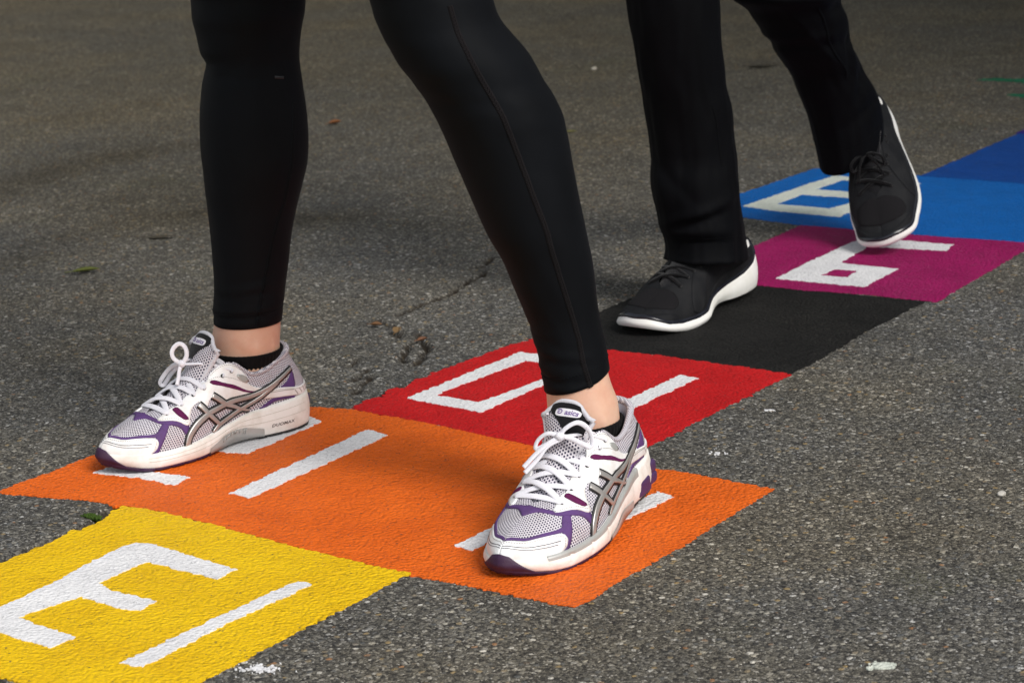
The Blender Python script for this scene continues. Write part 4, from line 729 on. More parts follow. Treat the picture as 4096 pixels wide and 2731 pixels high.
    for h in halves:
        part('suede_overlay','purple_suede',lambda mb:add_patch(mb,h,SADDLE,1.15,1.4,1))
        part('suede_overlay','purple_suede',lambda mb:add_patch(mb,h,BRANCH,1.0,1.3,1))
        part('suede_overlay','purple_suede',lambda mb:add_band(mb,h,[(1,.80),(.965,.68),(.94,.575),(.8925,.40),(.845,.355),(.80,.345),(.772,.36),(.757,.44)],[3,3,3,3.5,3.5,3.5,5,5],1.05))
        part('suede_overlay','purple_suede',lambda mb:add_band(mb,h,[(.335,-.01),(.30,.11),(.27,.15),(.20,.06)],[4,5,5,4],1.))
        part('suede_overlay','purple_suede',lambda mb:add_patch(mb,h,[(.255,.40),(.215,.46),(.185,.56),(.165,.62),(.172,.48),(.185,.30),(.195,.24),(.225,.32)],1.,1.3,1))
    each('eyestay','leather',[lambda mb,h=h:add_patch(mb,h,WHITE,1.5,1.8,1) for h in halves])
    each('side_insert','plum',[lambda mb,h=h,p=p:add_patch(mb,h,p,1.75,.3,1) for h in halves for p in (WIN1,WIN2)])
    each('heel_band','leather',[lambda mb,h=h:add_patch(mb,h,HEELBAND,1.6,1.8,1) for h in halves])
    each('heel_print','silver_plain',[lambda mb,h=h:[add_band(mb,h,[(s_,.08),(s_+.012,.20)],1.4,1.85,.3) for s_ in (.085,.11,.135,.16,.185)]+[add_band(mb,h,[(.30,.40),(.24,.30),(.20,.22)],.9,1.85,.3)] for h in halves])
    def stripes(mb,extra,off,hs):
        for h in hs:
            for p,w in ((L1,[7.,7.,7.,6.6,6.2,6.,5.6,5.4,5.,4.]),(L2,[5.6,5.8,5.6,5.2,4.8,4.4,4.]),(X1,[6.6,6.4,6,5.6,5]),(X2,[6.6,6.4,6,5,3.6,3])):
                add_band(mb,h,p,[x+extra for x in w],off)
    each('side_stripe_edging','ink',[lambda mb,h=h:stripes(mb,3.4,1.9,[h]) for h in halves])
    each('side_stripe','silver',[lambda mb,h=h:stripes(mb,-.6,2.35,[h]) for h in halves])
    def stitches(mb,h,p):
        Q=spline(np.array(p),60);D=h.at(Q[:,0],Q[:,1],1.75);d=np.r_[0,np.cumsum(np.linalg.norm(np.diff(D,axis=0),axis=1))]
        for a in np.arange(.5,d[-1]-1.6,2.6):
            pts=[[np.interp(x,d,D[:,c]) for c in range(3)] for x in (a,a+.8,a+1.6)]
            V,F=tube(pts,.28,.28,seg=5);mb.add(V,F)
    for h in halves:
        for p in ([(1,.665),(.965,.55),(.94,.46),(.89,.33),(.845,.295),(.80,.285),(.775,.22),(.778,.08)],[(.79,.66),(.74,.60),(.70,.51),(.66,.38)],[(.43,.93),(.49,.955),(.53,.93),(.565,.88)],[(.42,.70),(.48,.74),(.53,.80),(.575,.83)],[(.36,.50),(.43,.43),(.48,.42)],[(.05,.17),(.17,.19),(.25,.36),(.30,.44)]): part('stitching','stitch',lambda mb:stitches(mb,h,p))
    # collar: padded roll, pale lining going down inside
    def collar(mb):
        m=[h.T[:int(.46*h.ns)] for h in halves];path=np.concatenate([m[0][::-1],m[1][1:]])
        r=np.interp(np.linspace(0,1,len(path)),[0,.25,.5,.75,1],[2.2,3.6,4.2,3.6,2.2])
        V,F=tube(path-np.array([0,0,.8]),r,r,seg=12);mb.add(V,F,[(a[0]*1.,a[2]*1.+a[1]) for a in V])
    part('collar','mesh_fine',collar)
    def lining(mb):
        for h in halves:
            i1=int(.46*h.ns);rows=[]
            for i in range(i1):
                n_=np.array([h.out[i][0],h.out[i][1],0]);rows.append([h.T[i]-n_*1.,h.T[i]-n_*4-np.array([0,0,4.]),h.T[i]-n_*5.5-np.array([0,0,16.]),h.T[i]-n_*5-np.array([0,0,34.])])
            mb.add(np.array(rows).reshape(-1,3),grid_faces(i1,4,flip=h.side>0))
    part('lining','lining',lining)
    # tongue
    P,dn=tongue_grid();n,m=P.shape[:2]
    def tongue(mb):
        W=np.concatenate([P,(P-dn*5.)[:,::-1]],1);mm=2*m
        U=np.stack([np.linspace(0,110,n)[:,None]+0*W[...,0],W[...,1]],-1)
        mb.add(W.reshape(-1,3),grid_faces(n,mm,True,flip=True)+[tuple(range((n-1)*mm,n*mm))],U.reshape(-1,2))
    tg=part('tongue','mesh',tongue)
    def tongue_trim(mb):
        e=np.concatenate([P[8:,0],P[-1,1:-1],P[8:,-1][::-1]])+0;V,F=tube(e-np.concatenate([dn[8:,0],dn[-1,1:-1],dn[8:,-1][::-1]])*2.2,2.6,2.9,seg=10);mb.add(V,F)
    part('tongue_edge','trim',tongue_trim,parent=shoe)
    def on_tongue(u,v,off): # u along 0..1, v across -1..1
        a=np.clip(u,0,1)*(n-1);b=(np.clip(v,-1,1)+1)/2*(m-1);i=np.clip(a.astype(int),0,n-2);j=np.clip(b.astype(int),0,m-2);x=(a-i)[:,None];y=(b-j)[:,None]
        f=lambda A:A[i,j]*(1-x)*(1-y)+A[i+1,j]*x*(1-y)+A[i,j+1]*(1-x)*y+A[i+1,j+1]*x*y
        return f(P)+f(dn)*off
    def patch(mb): # dark cloth panel at the tongue's top, wider to the lateral side
        uu=np.linspace(0,1,14);rows=[]
        for a in uu:
            v0=np.interp(a,[0,.55,1],[-.15,.55,.72]);v1=-np.interp(a,[0,.3,1],[.88,.92,.90])
            rows.append(on_tongue(np.full(15,.63+.345*a),np.linspace(v1,v0,15),.55))
        mb.add(np.array(rows).reshape(-1,3),grid_faces(14,15,flip=False))
    pp=part('tongue_panel','black_cloth',patch)
    tl=110.
    def flat_on_tongue(V,cu,cv,off): # x across, y up the tongue (mm)
        V=np.array(V,float);sg=-1. # reads from the front
        xs=V[:,0]*(1 if not pose.m else 1)
        side=1. if pose.m else -1.
        return on_tongue(cu+V[:,1]/95.,cv+xs*side*-1./27.,off)
    def badge(mb):
        t=np.linspace(0,2*np.pi,40,endpoint=False);w_,h_=13.,4.6
        pts=np.array([(np.sign(math.cos(a))*abs(math.cos(a))**.45*w_,np.sign(math.sin(a))*abs(math.sin(a))**.55*h_) for a in t]);pts[:,0]+=pts[:,1]*.2
        pts=np.concatenate([pts*k for k in (1,.66,.33)]+[[[0,0]]]);c=len(pts)-1
        V=flat_on_tongue(pts,.835,-.12,.95)
        F=[(r*40+i,r*40+(i+1)%40,(r+1)*40+(i+1)%40,(r+1)*40+i) for r in range(2) for i in range(40)]+[(80+i,80+(i+1)%40,c) for i in range(40)]
        mb.add(V,F)
    bd=part('tongue_badge','label',badge)
    def letters(mb):
        V,F=text_mesh('asics',8.2,.25,.12,.98);V=V*np.array([.92,1,1]);V[:,0]+=3.4;V[:,1]+=-.1
        W=flat_on_tongue(V[:,:2],.835,-.12,1.25);mb.add(W,F)
        a=np.linspace(1.2,2*np.pi*1.38,46);r=np.interp(a,[1.2,8.7],[.6,3.2]);S=np.stack([-8.6+r*np.cos(a)*1.12,r*np.sin(a)+.1],1)
        S[:,0]+=S[:,1]*.2;C=flat_on_tongue(S,.835,-.12,1.3);V,F=tube(C,.42,.3,seg=6,up=dn[24,8]);mb.add(V,F)
    mb=ShoeMB();letters(mb);mb.put('lettering',M['label_purple'],pp,pose,base,False)
    # word on the medial foam
    def duomax(mb):
        V,F=text_mesh('DUOMAX',5.2,.2,.12,1.05);O=loop_of(med,lat,'out');idx=np.array([i for i in range(nl) if 20<R[0][i][0]<110 and R[0][i][1]>0]);xs=R[0][idx,0];od=np.argsort(xs);idx=idx[od];xs=xs[od]
        out=[]
        for x,y,_ in V:
            X=58-x*1.35;Z=13.5+y;f=np.interp(X,xs,np.arange(len(xs)));i=idx[int(round(f))]
            zb_,zt_=R[0][i][2],R[-1][i][2];t=np.clip((Z-zb_)/(zt_-zb_),0,1)*(len(R)-1);k=min(int(t),len(R)-2)
            yy=np.interp(X,xs,(R[k][idx]*(1-(t-k))+R[k+1][idx]*(t-k))[:,1]);out.append((X,yy+.35,Z))
        mb.add(out,F)
    part('lettering','print_grey',duomax,False)
    # eyelets and laces
    def eyelet(mb,h,k):
        c=eyestay_pt(h,k,2.1);nn=h.samp(h.N,EYE[k][0],EYE[k][1]);a=np.cross(nn,[1,0,0]);a/=np.linalg.norm(a);b=np.cross(nn,a);t=np.linspace(0,2*np.pi,12,endpoint=False)
        V=[c+nn*.12]+[c+nn*.1+2.4*(a*math.cos(x)+b*math.sin(x)) for x in t];mb.add(V,[(0,1+i,1+(i+1)%12) for i in range(12)])
    [part('eyelet_hole','ink',lambda mb:eyelet(mb,h,k)) for h in halves for k in range(6)]
    def lace_run(mb,a,b,lift,droop=0.,w=3.6,hgt=1.0):
        a,b=np.array(a),np.array(b);mid=(a+b)/2+np.array([0,0,lift]);q1=a*.72+b*.28+np.array([0,0,lift*.82]);q2=a*.28+b*.72+np.array([0,0,lift*.82])
        path=spline([a-np.array([0,0,1.5]),a*.97+b*.03+np.array([0,0,1.3]),q1,mid,q2,b*.97+a*.03+np.array([0,0,1.3]),b-np.array([0,0,1.5])],34)
        path[:,0]+=droop*np.sin(np.linspace(0,np.pi,34));t=np.linspace(0,1,34);wid_=w*(.75+.25*np.sin(np.pi*t))
        upv=np.array([.45,0,.9]);V,F=tube(path,wid_,hgt,up=upv,seg=12);mb.add(V,F)
    E_=lambda k,side:eyestay_pt(med if side>0 else lat,k,1.6)
    lift=[5.5,7,8,9,10.5,10]
    def laces(mb):
        lace_run(mb,E_(0,1),E_(0,-1),lift[0]-1.5,2.)
        for k in range(5):
            lace_run(mb,E_(k,1),E_(k+1,-1),(lift[k]+lift[k+1])/2+.2,1.2 if k%2 else -1.)
            lace_run(mb,E_(k,-1),E_(k+1,1),(lift[k]+lift[k+1])/2+2.8,-1.6 if k%2 else 1.5)
    part('lace','lace',laces)
    def bowf(mb):
        K=np.array(bow['knot'],float)
        for side in (1,-1): 
            e=E_(5,side);pth=spline([e-np.array([0,0,1.5]),e+np.array([1,-1.*side,2.]),e*.55+K*.45+np.array([0,0,4.5]),K+np.array([0,2.*side,0])],24);V,F=tube(pth,2.5,1.1,up=(.4,0,.9),seg=10);mb.add(V,F)
        u=np.linspace(0,2*np.pi,16,endpoint=False);v=np.linspace(0,np.pi,9)
        V=[(K[0]+5.2*math.cos(a)*math.sin(b),K[1]+5.6*math.sin(a)*math.sin(b),K[2]+4.4*math.cos(b)+.5*math.sin(3*a)) for b in v for a in u];mb.add(V,grid_faces(9,16,True))
        for p,w_ in bow['paths']:
            pth=spline(np.array(p,float),46);V,F=tube(pth,w_,1.35,up=bow.get('up',(.3,.5,.8)),seg=10);mb.add(V,F)
    part('bow','lace',bowf)
    each('pull_tab','silver_plain',[lambda mb,h=h:add_patch(mb,h,[(.45,.80),(.415,.86),(.395,.80),(.41,.70),(.44,.73)],1.9,.6,1) for h in halves])
    return shoe
# ------------------------------------------------------------------ black training shoe
BLK_MED=[(4,0,34),(9,16,34),(21,27,33),(45,31,31),(75,30,28),(105,28,26),(133,30,24),(158,36,19),(183,44,16),(210,45,15),(238,41,16),(264,37,20),(281,24,26),(288,3,30)]
BLK_LAT=[(4,0,34),(9,-16,34),(21,-27,33),(45,-32,31),(75,-34,28),(105,-39,26),(133,-44,22),(160,-48,18),(185,-50,16),(210,-49,15),(238,-43,16),(264,-37,20),(281,-20,26),(288,3,30)]
BLK_RIM=[(17,0,82),(20,14,81),(31,23,78),(53,28,75),(72,31,74),(92,30,76),(117,27,80),(140,22,82),(160,18,75),(183,15,67),(204,12,58),(220,1,53),(250,3,43),(276,4,34)]
TOEFILM=[(1.,.0),(1.,.95),(.965,.80),(.93,.74),(.89,.70),(.84,.55),(.80,.30),(.78,.10),(.775,.0)]
VAMP=[(.965,1.),(.965,.97),(.957,.85),(.93,.66),(.89,.46),(.845,.33),(.81,.30),(.787,.36),(.783,.46),(.795,.60),(.82,.78),(.842,.91),(.853,.97),(.853,1.),(.88,1.),(.94,1.)]
def black_shoe(person,base,pose,label,lace_on=True):
    wd_=lambda A:[(x,y*1.07 if i<len(A)-1 else y,z) for i,(x,y,z) in enumerate(A)]
    med=Half(wd_(BLK_MED),BLK_RIM,RUN_BULGE,1);lat=Half(wd_(BLK_LAT),BLK_RIM,RUN_BULGE,-1);halves=(med,lat)
    mb=ShoeMB();[add_half(mb,h) for h in halves];shoe=mb.put('training_shoe',M['dark_upper'],person,pose,base);tag(shoe,label)
    def part(name,mat,fill,smooth=True):
        mb=ShoeMB();fill(mb);return mb.put(name,M[mat],shoe,pose,base,smooth)
    def zb(x,y): return .5+max(0,(x-218)/69.)**1.7*19+max(0,(22-x)/22.)**2*8+(4*math.exp(-((x-120)/30.)**2) if y>0 else 2*math.exp(-((x-120)/30.)**2))
    def wid(x,y):
        b=4.0-(3.5 if y>0 else 2.)*math.exp(-((x-125)/34.)**2)
        if x<30: b=.5+(x/30.)*3.5
        return b
    def ztop(F): return np.interp(F[:,0],[0,6,14,30,60,110,150,175,205,240,265,285],[66,61,50,38,30,24,20,12,11.5,14,20.5,32])-1.0
    R=sole_rings(med,lat,zb,wid,ztop,3.0,10,2.6);nl=len(R[0]);O=loop_of(med,lat,'out')
    def sole(mb):
        Q=lips(R);t=Q[-1]-O*4;t[:,2]+=.3;Q.append(t)
        for r in Q[1:8]:
            for x in (60,96,128,150,215,236): r[:,:2]-=O[:,:2]*(.8*np.exp(-((r[:,0]-x)/1.2)**2))[:,None]
        mb.add(np.concatenate(Q),grid_faces(len(Q),nl,True,flip=True)+[tuple(range(nl))])
    part('sole','white_sole',sole)
    def welt(mb): # glossy black strip above the white sole
        rows=[R[-1]-O*.2+np.array([0,0,-1.]),R[-1]+O*.4+np.array([0,0,1.8]),R[-1]-O*.6+np.array([0,0,4.2]),R[-1]-O*4.+np.array([0,0,5.2])]
        mb.add(np.concatenate(rows),grid_faces(4,nl,True,flip=True))
    part('welt','shine_black',welt)
    part('vamp_mesh','dark_mesh',lambda mb:[add_patch(mb,h,VAMP,.7,.8,1) for h in halves])
    def film(mb):
        for h in halves:
            add_band(mb,h,[(1,.15),(.96,.16),(.92,.17),(.87,.16),(.82,.12),(.79,.04)],[11,12,13,13,11,6],1.0,1.2)
            add_patch(mb,h,[(.70,.05),(.71,.35),(.69,.62),(.64,.86),(.52,.95),(.49,.80),(.56,.60),(.60,.30),(.62,.05)],1.0,1.2,1)
            add_patch(mb,h,[(.02,.15),(.10,.12),(.25,.10),(.42,.06),(.55,.04),(.45,.22),(.30,.38),(.15,.48),(.02,.50)],1.0,1.2,1)
    part('side_film','dark_upper',film)
    part('heel_mark','white_sole',lambda mb:[add_patch(mb,h,[(.165,.66),(.15,.74),(.155,.86),(.20,.86),(.215,.77),(.195,.66)],1.2,1.3,2) for h in halves])
    P,dn=tongue_grid();n,m=P.shape[:2]
    def tongue(mb):
        Q_=P.copy();hi=np.clip((Q_[...,2]-70)/60,0,1);Q_[...,2]-=hi*22+3;Q_[...,0]-=hi*6
        W=np.concatenate([Q_,(Q_-dn*4.)[:,::-1]],1);mb.add(W.reshape(-1,3),grid_faces(n,2*m,True,flip=True)+[tuple(range((n-1)*2*m,n*2*m))])
    part('tongue','black_cloth',tongue)
    def laces(mb):
        ey=lambda k,side:eyestay_pt(med if side>0 else lat,k,1.6)
        for k in range(5 if lace_on else 2):
            for s_,dz in ((1,0.),(-1,2.2)):
                a,b=ey(k,s_),ey(k+1,-s_);mid=(a+b)/2+np.array([0,0,5.5+k*.4+dz]);pth=spline([a,a*.7+b*.3+np.array([0,0,4.6+dz]),mid,a*.3+b*.7+np.array([0,0,4.6+dz]),b],24);V,F=tube(pth,2.6,1.3,up=(.45,0,.9),seg=8);mb.add(V,F)
        if not lace_on: return
        K=np.array([166,0,94.])
        for sgn in (1,-1):
            pth=spline(np.array([K,K+[6,12*sgn,5],K+[16,24*sgn,3],K+[22,24*sgn,-8],K+[12,14*sgn,-7],K+[2,3*sgn,0]]),30);V,F=tube(pth,2.2,1.3,up=(.3,.2,.9),seg=8);mb.add(V,F)
            pth=spline(np.array([K,K+[10,8*sgn,0],K+[24,16*sgn,-10],K+[34,20*sgn,-20]]),20);V,F=tube(pth,2.0,1.2,up=(.3,.2,.9),seg=8);mb.add(V,F)
    part('lace','dark_lace',laces)
    [part('eyelet_hole','ink',lambda mb:mb.add(*tube([eyestay_pt(h,k,.4),eyestay_pt(h,k,1.7)],2.0,2.0,up=(0,1,0),seg=10))) for h in halves for k in range(6)]
    return shoe
# ------------------------------------------------------------------ people
def rings_of(table,ang,ratio0,fold=None,seg=64,grow=0.,tilt=None):
    """Rings round a limb. Table rows: centre x, y, z and half width; ANG is the direction of the width axis."""
    a=math.radians(ang);e1=np.array([math.cos(a),math.sin(a),0]);e2=np.array([-math.sin(a),math.cos(a),0]);th=np.linspace(0,2*np.pi,seg,endpoint=False);R=[]
    for k,(x,y,z,hw) in enumerate(table):
        r=(hw+grow)*np.ones(seg);ratio=ratio0(k,len(table)) if callable(ratio0) else ratio0
        if fold is not None: r=r+np.array([fold(t,z) for t in th])
        p=np.array([x,y,z])+e1*(np.cos(th)*r)[:,None]+e2*(np.sin(th)*r*ratio)[:,None]
        if tilt is not None:
            t1,t2=tilt(k,len(table));p[:,2]+=t1*np.cos(th)+t2*np.sin(th)
        R.append(p)
    return R
def loft(mb,R,cap0=False,cap1=False):
    n=len(R);m=len(R[0]);V=np.concatenate(R)
    # table runs downwards: outward faces
    F=grid_faces(n,m,True,flip=True)
    if cap0: F.append(tuple(range(m-1,-1,-1))[::-1])
    if cap1: F.append(tuple(range((n-1)*m,n*m))[::-1])
    mb.add(V,F)
def hip_extend(table,hip,r1,n=14):
    t0=np.array(table[0],float);t2=np.array(table[6],float);d=(t0-t2)[:3];out=[]
    for k in np.linspace(0,1,n,endpoint=False)[::-1]:
        u=1-k; # 1 at hip
        pass
    for u in np.linspace(1,0,n,endpoint=False):
        b=t0[:3]+(np.array(hip)-t0[:3])*u; r=t0[3]+(r1-t0[3])*u**.8
        out.append([*b,r])
    return out+[list(r) for r in table]
def ellipsoid(mb,c,r,rot=0.,n=20):
    u=np.linspace(0,2*np.pi,n,endpoint=False);v=np.linspace(0,np.pi,n//2+1);ca,sa=math.cos(rot),math.sin(rot);V=[]
    for b in v:
        for a in u:
            x,y,z=r[0]*math.cos(a)*math.sin(b),r[1]*math.sin(a)*math.sin(b),r[2]*math.cos(b);V.append((c[0]+x*ca-y*sa,c[1]+x*sa+y*ca,c[2]+z))
    mb.add(V,grid_faces(n//2+1,n,True))
def one_surface(mb,name,mat,parent,base,voxel=.005,smooth_it=6):
    """Fuses the collected shells into one continuous surface."""
    o=mesh_obj(name+'_shells',np.array(mb.V)-base,mb.F)
    r=o.modifiers.new('r','REMESH');r.mode='VOXEL';r.voxel_size=voxel;s=o.modifiers.new('s','SMOOTH');s.iterations=smooth_it;s.factor=.5
    bpy.context.view_layer.update();me=bpy.data.meshes.new_from_object(o.evaluated_get(bpy.context.evaluated_depsgraph_get()));me.name=name
    old=o.data;bpy.data.objects.remove(o);bpy.data.meshes.remove(old)
    me.polygons.foreach_set('use_smooth',[True]*len(me.polygons));me.materials.clear();me.materials.append(mat)
    n=bpy.data.objects.new(name,me);COL.objects.link(n);n.parent=parent;return n
def trunk_rows(hipc,chest,neck,wide,scale=1.): # z, half width, half depth
    return None
def upper_body(mb,hip,lean,face,grow=0.,parts='all'):
    """Trunk, arms, neck and head above the hips; FACE is the heading in degrees from -Y."""
    hx,hy,hz=hip;a=math.radians(face);f=np.array([-math.sin(a),-math.cos(a),0]);s=np.array([f[1],-f[0],0])
    ang=math.degrees(math.atan2(s[1],s[0]))
    def row(z,w,d,fw=0.): return (np.array([hx,hy,0])+f*(lean*(z-hz)+fw)+np.array([0,0,z]),w+grow,d+grow)
    rows=[row(hz+.56,.06,.06),row(hz+.53,.14,.075),row(hz+.47,.185,.095),row(hz+.38,.175,.11),row(hz+.27,.155,.105),row(hz+.16,.135,.095),row(hz+.08,.15,.105),row(hz,.175,.12),row(hz-.08,.17,.12),row(hz-.14,.12,.09)]
    if parts=='cloth': rows=rows[1:-1]
    th=np.linspace(0,2*np.pi,48,endpoint=False);R=[c+s*(np.cos(th)*w)[:,None]+f*(np.sin(th)*d)[:,None]*-1 for c,w,d in rows]
    if parts!='arms': 
        n=len(R);mb.add(np.concatenate(R),grid_faces(n,48,True)+[tuple(range(47,-1,-1)),tuple(range((n-1)*48,n*48))])
    top=np.array([hx,hy,0])+f*lean*.53+np.array([0,0,hz+.53]);hands=[]
    for sg in (1,-1):
        sh=top+s*sg*.165-np.array([0,0,.03]);el=sh+s*sg*.07+f*(-.06)-np.array([0,0,.29]);wr=el+f*.17*(1 if sg>0 else .5)+s*sg*.0-np.array([0,0,.17])
        V,F=tube(spline([sh,sh*.5+el*.5,el,el*.5+wr*.5,wr],24),np.interp(np.linspace(0,1,24),[0,.5,1],[.052,.042,.028])+grow,seg=16);mb.add(V,F);hands.append((wr,f,s,sg))
    if parts=='all':
        nk=rows[0][0];V,F=tube([nk-np.array([0,0,.03]),nk+np.array([0,0,.09])+f*.015],.055,seg=18);mb.add(V,F)
        hd=nk+np.array([0,0,.185])+f*.03;ellipsoid(mb,hd,(.074,.095,.115),a);ellipsoid(mb,hd+f*.03-np.array([0,0,.055]),(.055,.06,.06),a)
        nz=hd+f*.095-np.array([0,0,.01]);ellipsoid(mb,nz,(.013,.02,.024),a,12)
        for sg in (1,-1): ellipsoid(mb,hd+s*sg*.075-np.array([0,0,.01]),(.012,.02,.032),a,12)
        ellipsoid(mb,hd+f*.088-np.array([0,0,.055]),(.026,.012,.009),a,12)
        for wr,f_,s_,sg in hands:
            pl=wr+f_*.045-np.array([0,0,.03]);ellipsoid(mb,pl,(.022,.042,.040),a,14)
            for q_ in range(4):
                b=pl+f_*.03+s_*(.03-.02*q_)*.55-np.array([0,0,.02]);tip=b+f_*.035-np.array([0,0,.05+.008*(1-abs(q_-1.4))]);V,F=tube(spline([b,b*.5+tip*.5+f_*.012,tip],8),[.010,.010,.0095,.009,.009,.0085,.008,.007],seg=10);mb.add(V,F)
            V,F=tube([pl+s_*-sg*.02,pl+s_*-sg*.035+f_*.03-np.array([0,0,.01]),pl+s_*-sg*.03+f_*.055-np.array([0,0,.03])],[.012,.011,.009],seg=10);mb.add(V,F)
    return (rows,f,s)
def foot_core(mb,pose,r=1.):
    pts=[(35,0,55),(70,0,50),(110,0,45),(150,1,38),(190,0,32),(230,0,28),(260,2,26)];P=pose(pts);V,F=tube(P,np.array([.024,.026,.027,.030,.034,.032,.020])*r,np.array([.026,.026,.026,.024,.019,.014,.009])*r,up=pose.up,seg=18);mb.add(V,F)
def fold_sum(folds):
    def f(t,z):
        r=0.
        for z0,amp,sig,ph,spread,sl in folds:
            d=(t-ph+math.pi)%(2*math.pi)-math.pi; w_=math.exp(-(d/spread)**2);zz=z-z0-sl*d; r+=amp*w_*math.exp(-(zz/sig)**2)
        return r
    return f
def seam_on(mb,table,ang,ratio,path,width,off,fold=None,stitch=True):
    T=np.array(table);a=math.radians(ang);e1=np.array([math.cos(a),math.sin(a),0]);e2=np.array([-math.sin(a),math.cos(a),0])
    zz=T[::-1,2];P=[];Nn=[]
    z0,z1=path[0][0],path[-1][0];zs=np.linspace(z0,z1,140);pz=[p[0] for p in path][::-1];pf=[p[1] for p in path][::-1]
    for z in zs:
        c=np.array([np.interp(z,zz,T[::-1,i]) for i in range(4)]);fr=np.interp(z,pz,pf);th=-math.acos(max(-1,min(1,fr)))
        r=c[3]+(fold(th%(2*math.pi),z) if fold else 0)
        P.append(c[:3]+e1*math.cos(th)*r+e2*math.sin(th)*r*ratio);n_=e1*math.cos(th)+e2*math.sin(th);Nn.append(n_)
    P=np.array(P);Nn=np.array(Nn);P2=P+Nn*off
    Tn=np.gradient(P2,axis=0);Tn/=np.linalg.norm(Tn,axis=1)[:,None];B=np.cross(Tn,Nn);B/=np.linalg.norm(B,axis=1)[:,None]
    rows=[P-B*width/2-Nn*.0005,P2-B*width*.42,P2,P2+B*width*.42,P+B*width/2-Nn*.0005];V=np.stack(rows,1).reshape(-1,3);F=grid_faces(len(P),5);mb.add(V,F)
    if stitch:
        d=np.r_[0,np.cumsum(np.linalg.norm(np.diff(P2,axis=0),axis=1))]
        for s_ in np.arange(0,d[-1]-.003,.0034):
            g=lambda x,k:np.array([np.interp(x,d,P2[:,c]+B[:,c]*k*width+Nn[:,c]*.0004) for c in range(3)])
            for k0,k1 in ((-.36,-.12),(.36,.12)):
                V,F=tube([g(s_,k0),g(s_+.0012,(k0+k1)/2),g(s_+.0024,k1)],.00042,.00036,up=Nn[0],seg=5);mb.add(V,F)
def hem_roll(R,inset=.0025,depth=.012):
    c=R[-1].mean(0);e=R[-1];v=c-e;v/=np.linalg.norm(v,axis=1)[:,None];return R+[e+v*inset*.5-np.array([0,0,.0008]),e+v*inset+np.array([0,0,.001]),e+v*inset+np.array([0,0,depth])]
def person_empty(loc,label):
    e=bpy.data.objects.new('person',None);COL.objects.link(e);e.location=loc;e.empty_display_size=.1;tag(e,label,'person');return e
def stitch_ring(mb,Ra,Rb,t,off,step=4):
    r=Ra*(1-t)+Rb*t;c=r.mean(0);v=r-c;v[:,2]*=0;v/=np.linalg.norm(v,axis=1)[:,None];r=r+v*off
    r=np.concatenate([r,r[:1]]);d=np.r_[0,np.cumsum(np.linalg.norm(np.diff(r,axis=0),axis=1))]
    for s_ in np.arange(0,d[-1]-.003,.0036):
        pts=[[np.interp(x,d,r[:,k]) for k in range(3)] for x in (s_,s_+.0012,s_+.0024)];V,F=tube(pts,.0004,.0004,seg=5);mb.add(V,F)
# ---- the walker in front
R_SHOE=Pose((-.04235,-.03482),15.2,False,0.,None,.0022)
L_SHOE=Pose((.466,-.081),-5.9,True,4.2,None,.0022)
base1=np.array([.17,-.12,0.])
p1=person_empty(tuple(base1),'person in tight black leggings and white purple running shoes, standing over the orange field')
A1,A2,A3,A4=42.4,35.3,31.1,27.9
hipR,hipL=(.045,-.10,.86),(.215,-.15,.86)
legR=hip_extend(LEG_RIGHT,hipR,.088);legL=hip_extend(LEG_LEFT,hipL,.088)
def ankle_ext(tab,down):
    t=[list(r) for r in tab];d=np.array(t[-1])-np.array(t[-3]);
    for k in range(1,6): t.append([t[-1][0]+d[0]*.3,t[-1][1]+d[1]*.3,t[-1][2]-down/5,t[-1][3]*.995])
    return t
ankR=ankle_ext(ANKLE_RIGHT,.035);ankL=ankle_ext(ANKLE_LEFT,.035)
mb=MB()
cut=lambda tab,z:[r for r in tab if r[2]>z]
loft(mb,rings_of(cut(legR,ankR[0][2]+.004),A1,1.,grow=-.0035)+rings_of(ankR,A1,.98),True,True)
loft(mb,rings_of(cut(legL,ankL[0][2]+.004),A2,1.,grow=-.0035)+rings_of(ankL,A2,.98),True,True)
foot_core(mb,R_SHOE);foot_core(mb,L_SHOE)
def bump_on(tab,ang,z,fr,rad,deep):
    T=np.array(tab);c=[np.interp(z,T[::-1,2],T[::-1,i]) for i in range(4)];a=math.radians(ang);e1=np.array([math.cos(a),math.sin(a),0]);e2=np.array([-math.sin(a),math.cos(a),0]);th=-math.acos(fr)
    p=np.array(c[:3])+(e1*math.cos(th)+e2*math.sin(th))*(c[3]-deep);ellipsoid(mb,p,rad)
bump_on(ankR,A1,.112,.30,(.015,.015,.018),.0125)
bump_on(ankR,A1,.117,.02,(.006,.006,.017),.0048)
bump_on(ankR,A1,.114,.80,(.007,.007,.018),.0056)
bump_on(ankL,A2,.120,-.25,(.006,.006,.016),.0050)
bump_on(ankL,A2,.105,.55,(.014,.014,.018),.0115)
upper_body(mb,(.13,-.125,.93),.02,5.)
body1=one_surface(mb,'body',M['skin'],p1,base1,.0045,5)
foldR=fold_sum([(.452,-.0020,.006,3.3,1.2,.008),(.437,-.0010,.004,4.4,1.0,-.006),(.198,-.0010,.0025,4.9,.8,.012),(.178,-.0016,.0022,4.55,1.0,.004),(.186,.0012,.005,4.55,1.0,.004),(.158,.0022,.0045,4.3,1.6,.002),(.1515,-.0022,.0020,4.4,1.3,.003),(.147,.0010,.004,4.5,2.0,0.),(.166,.0008,.004,3.2,1.2,0.)])
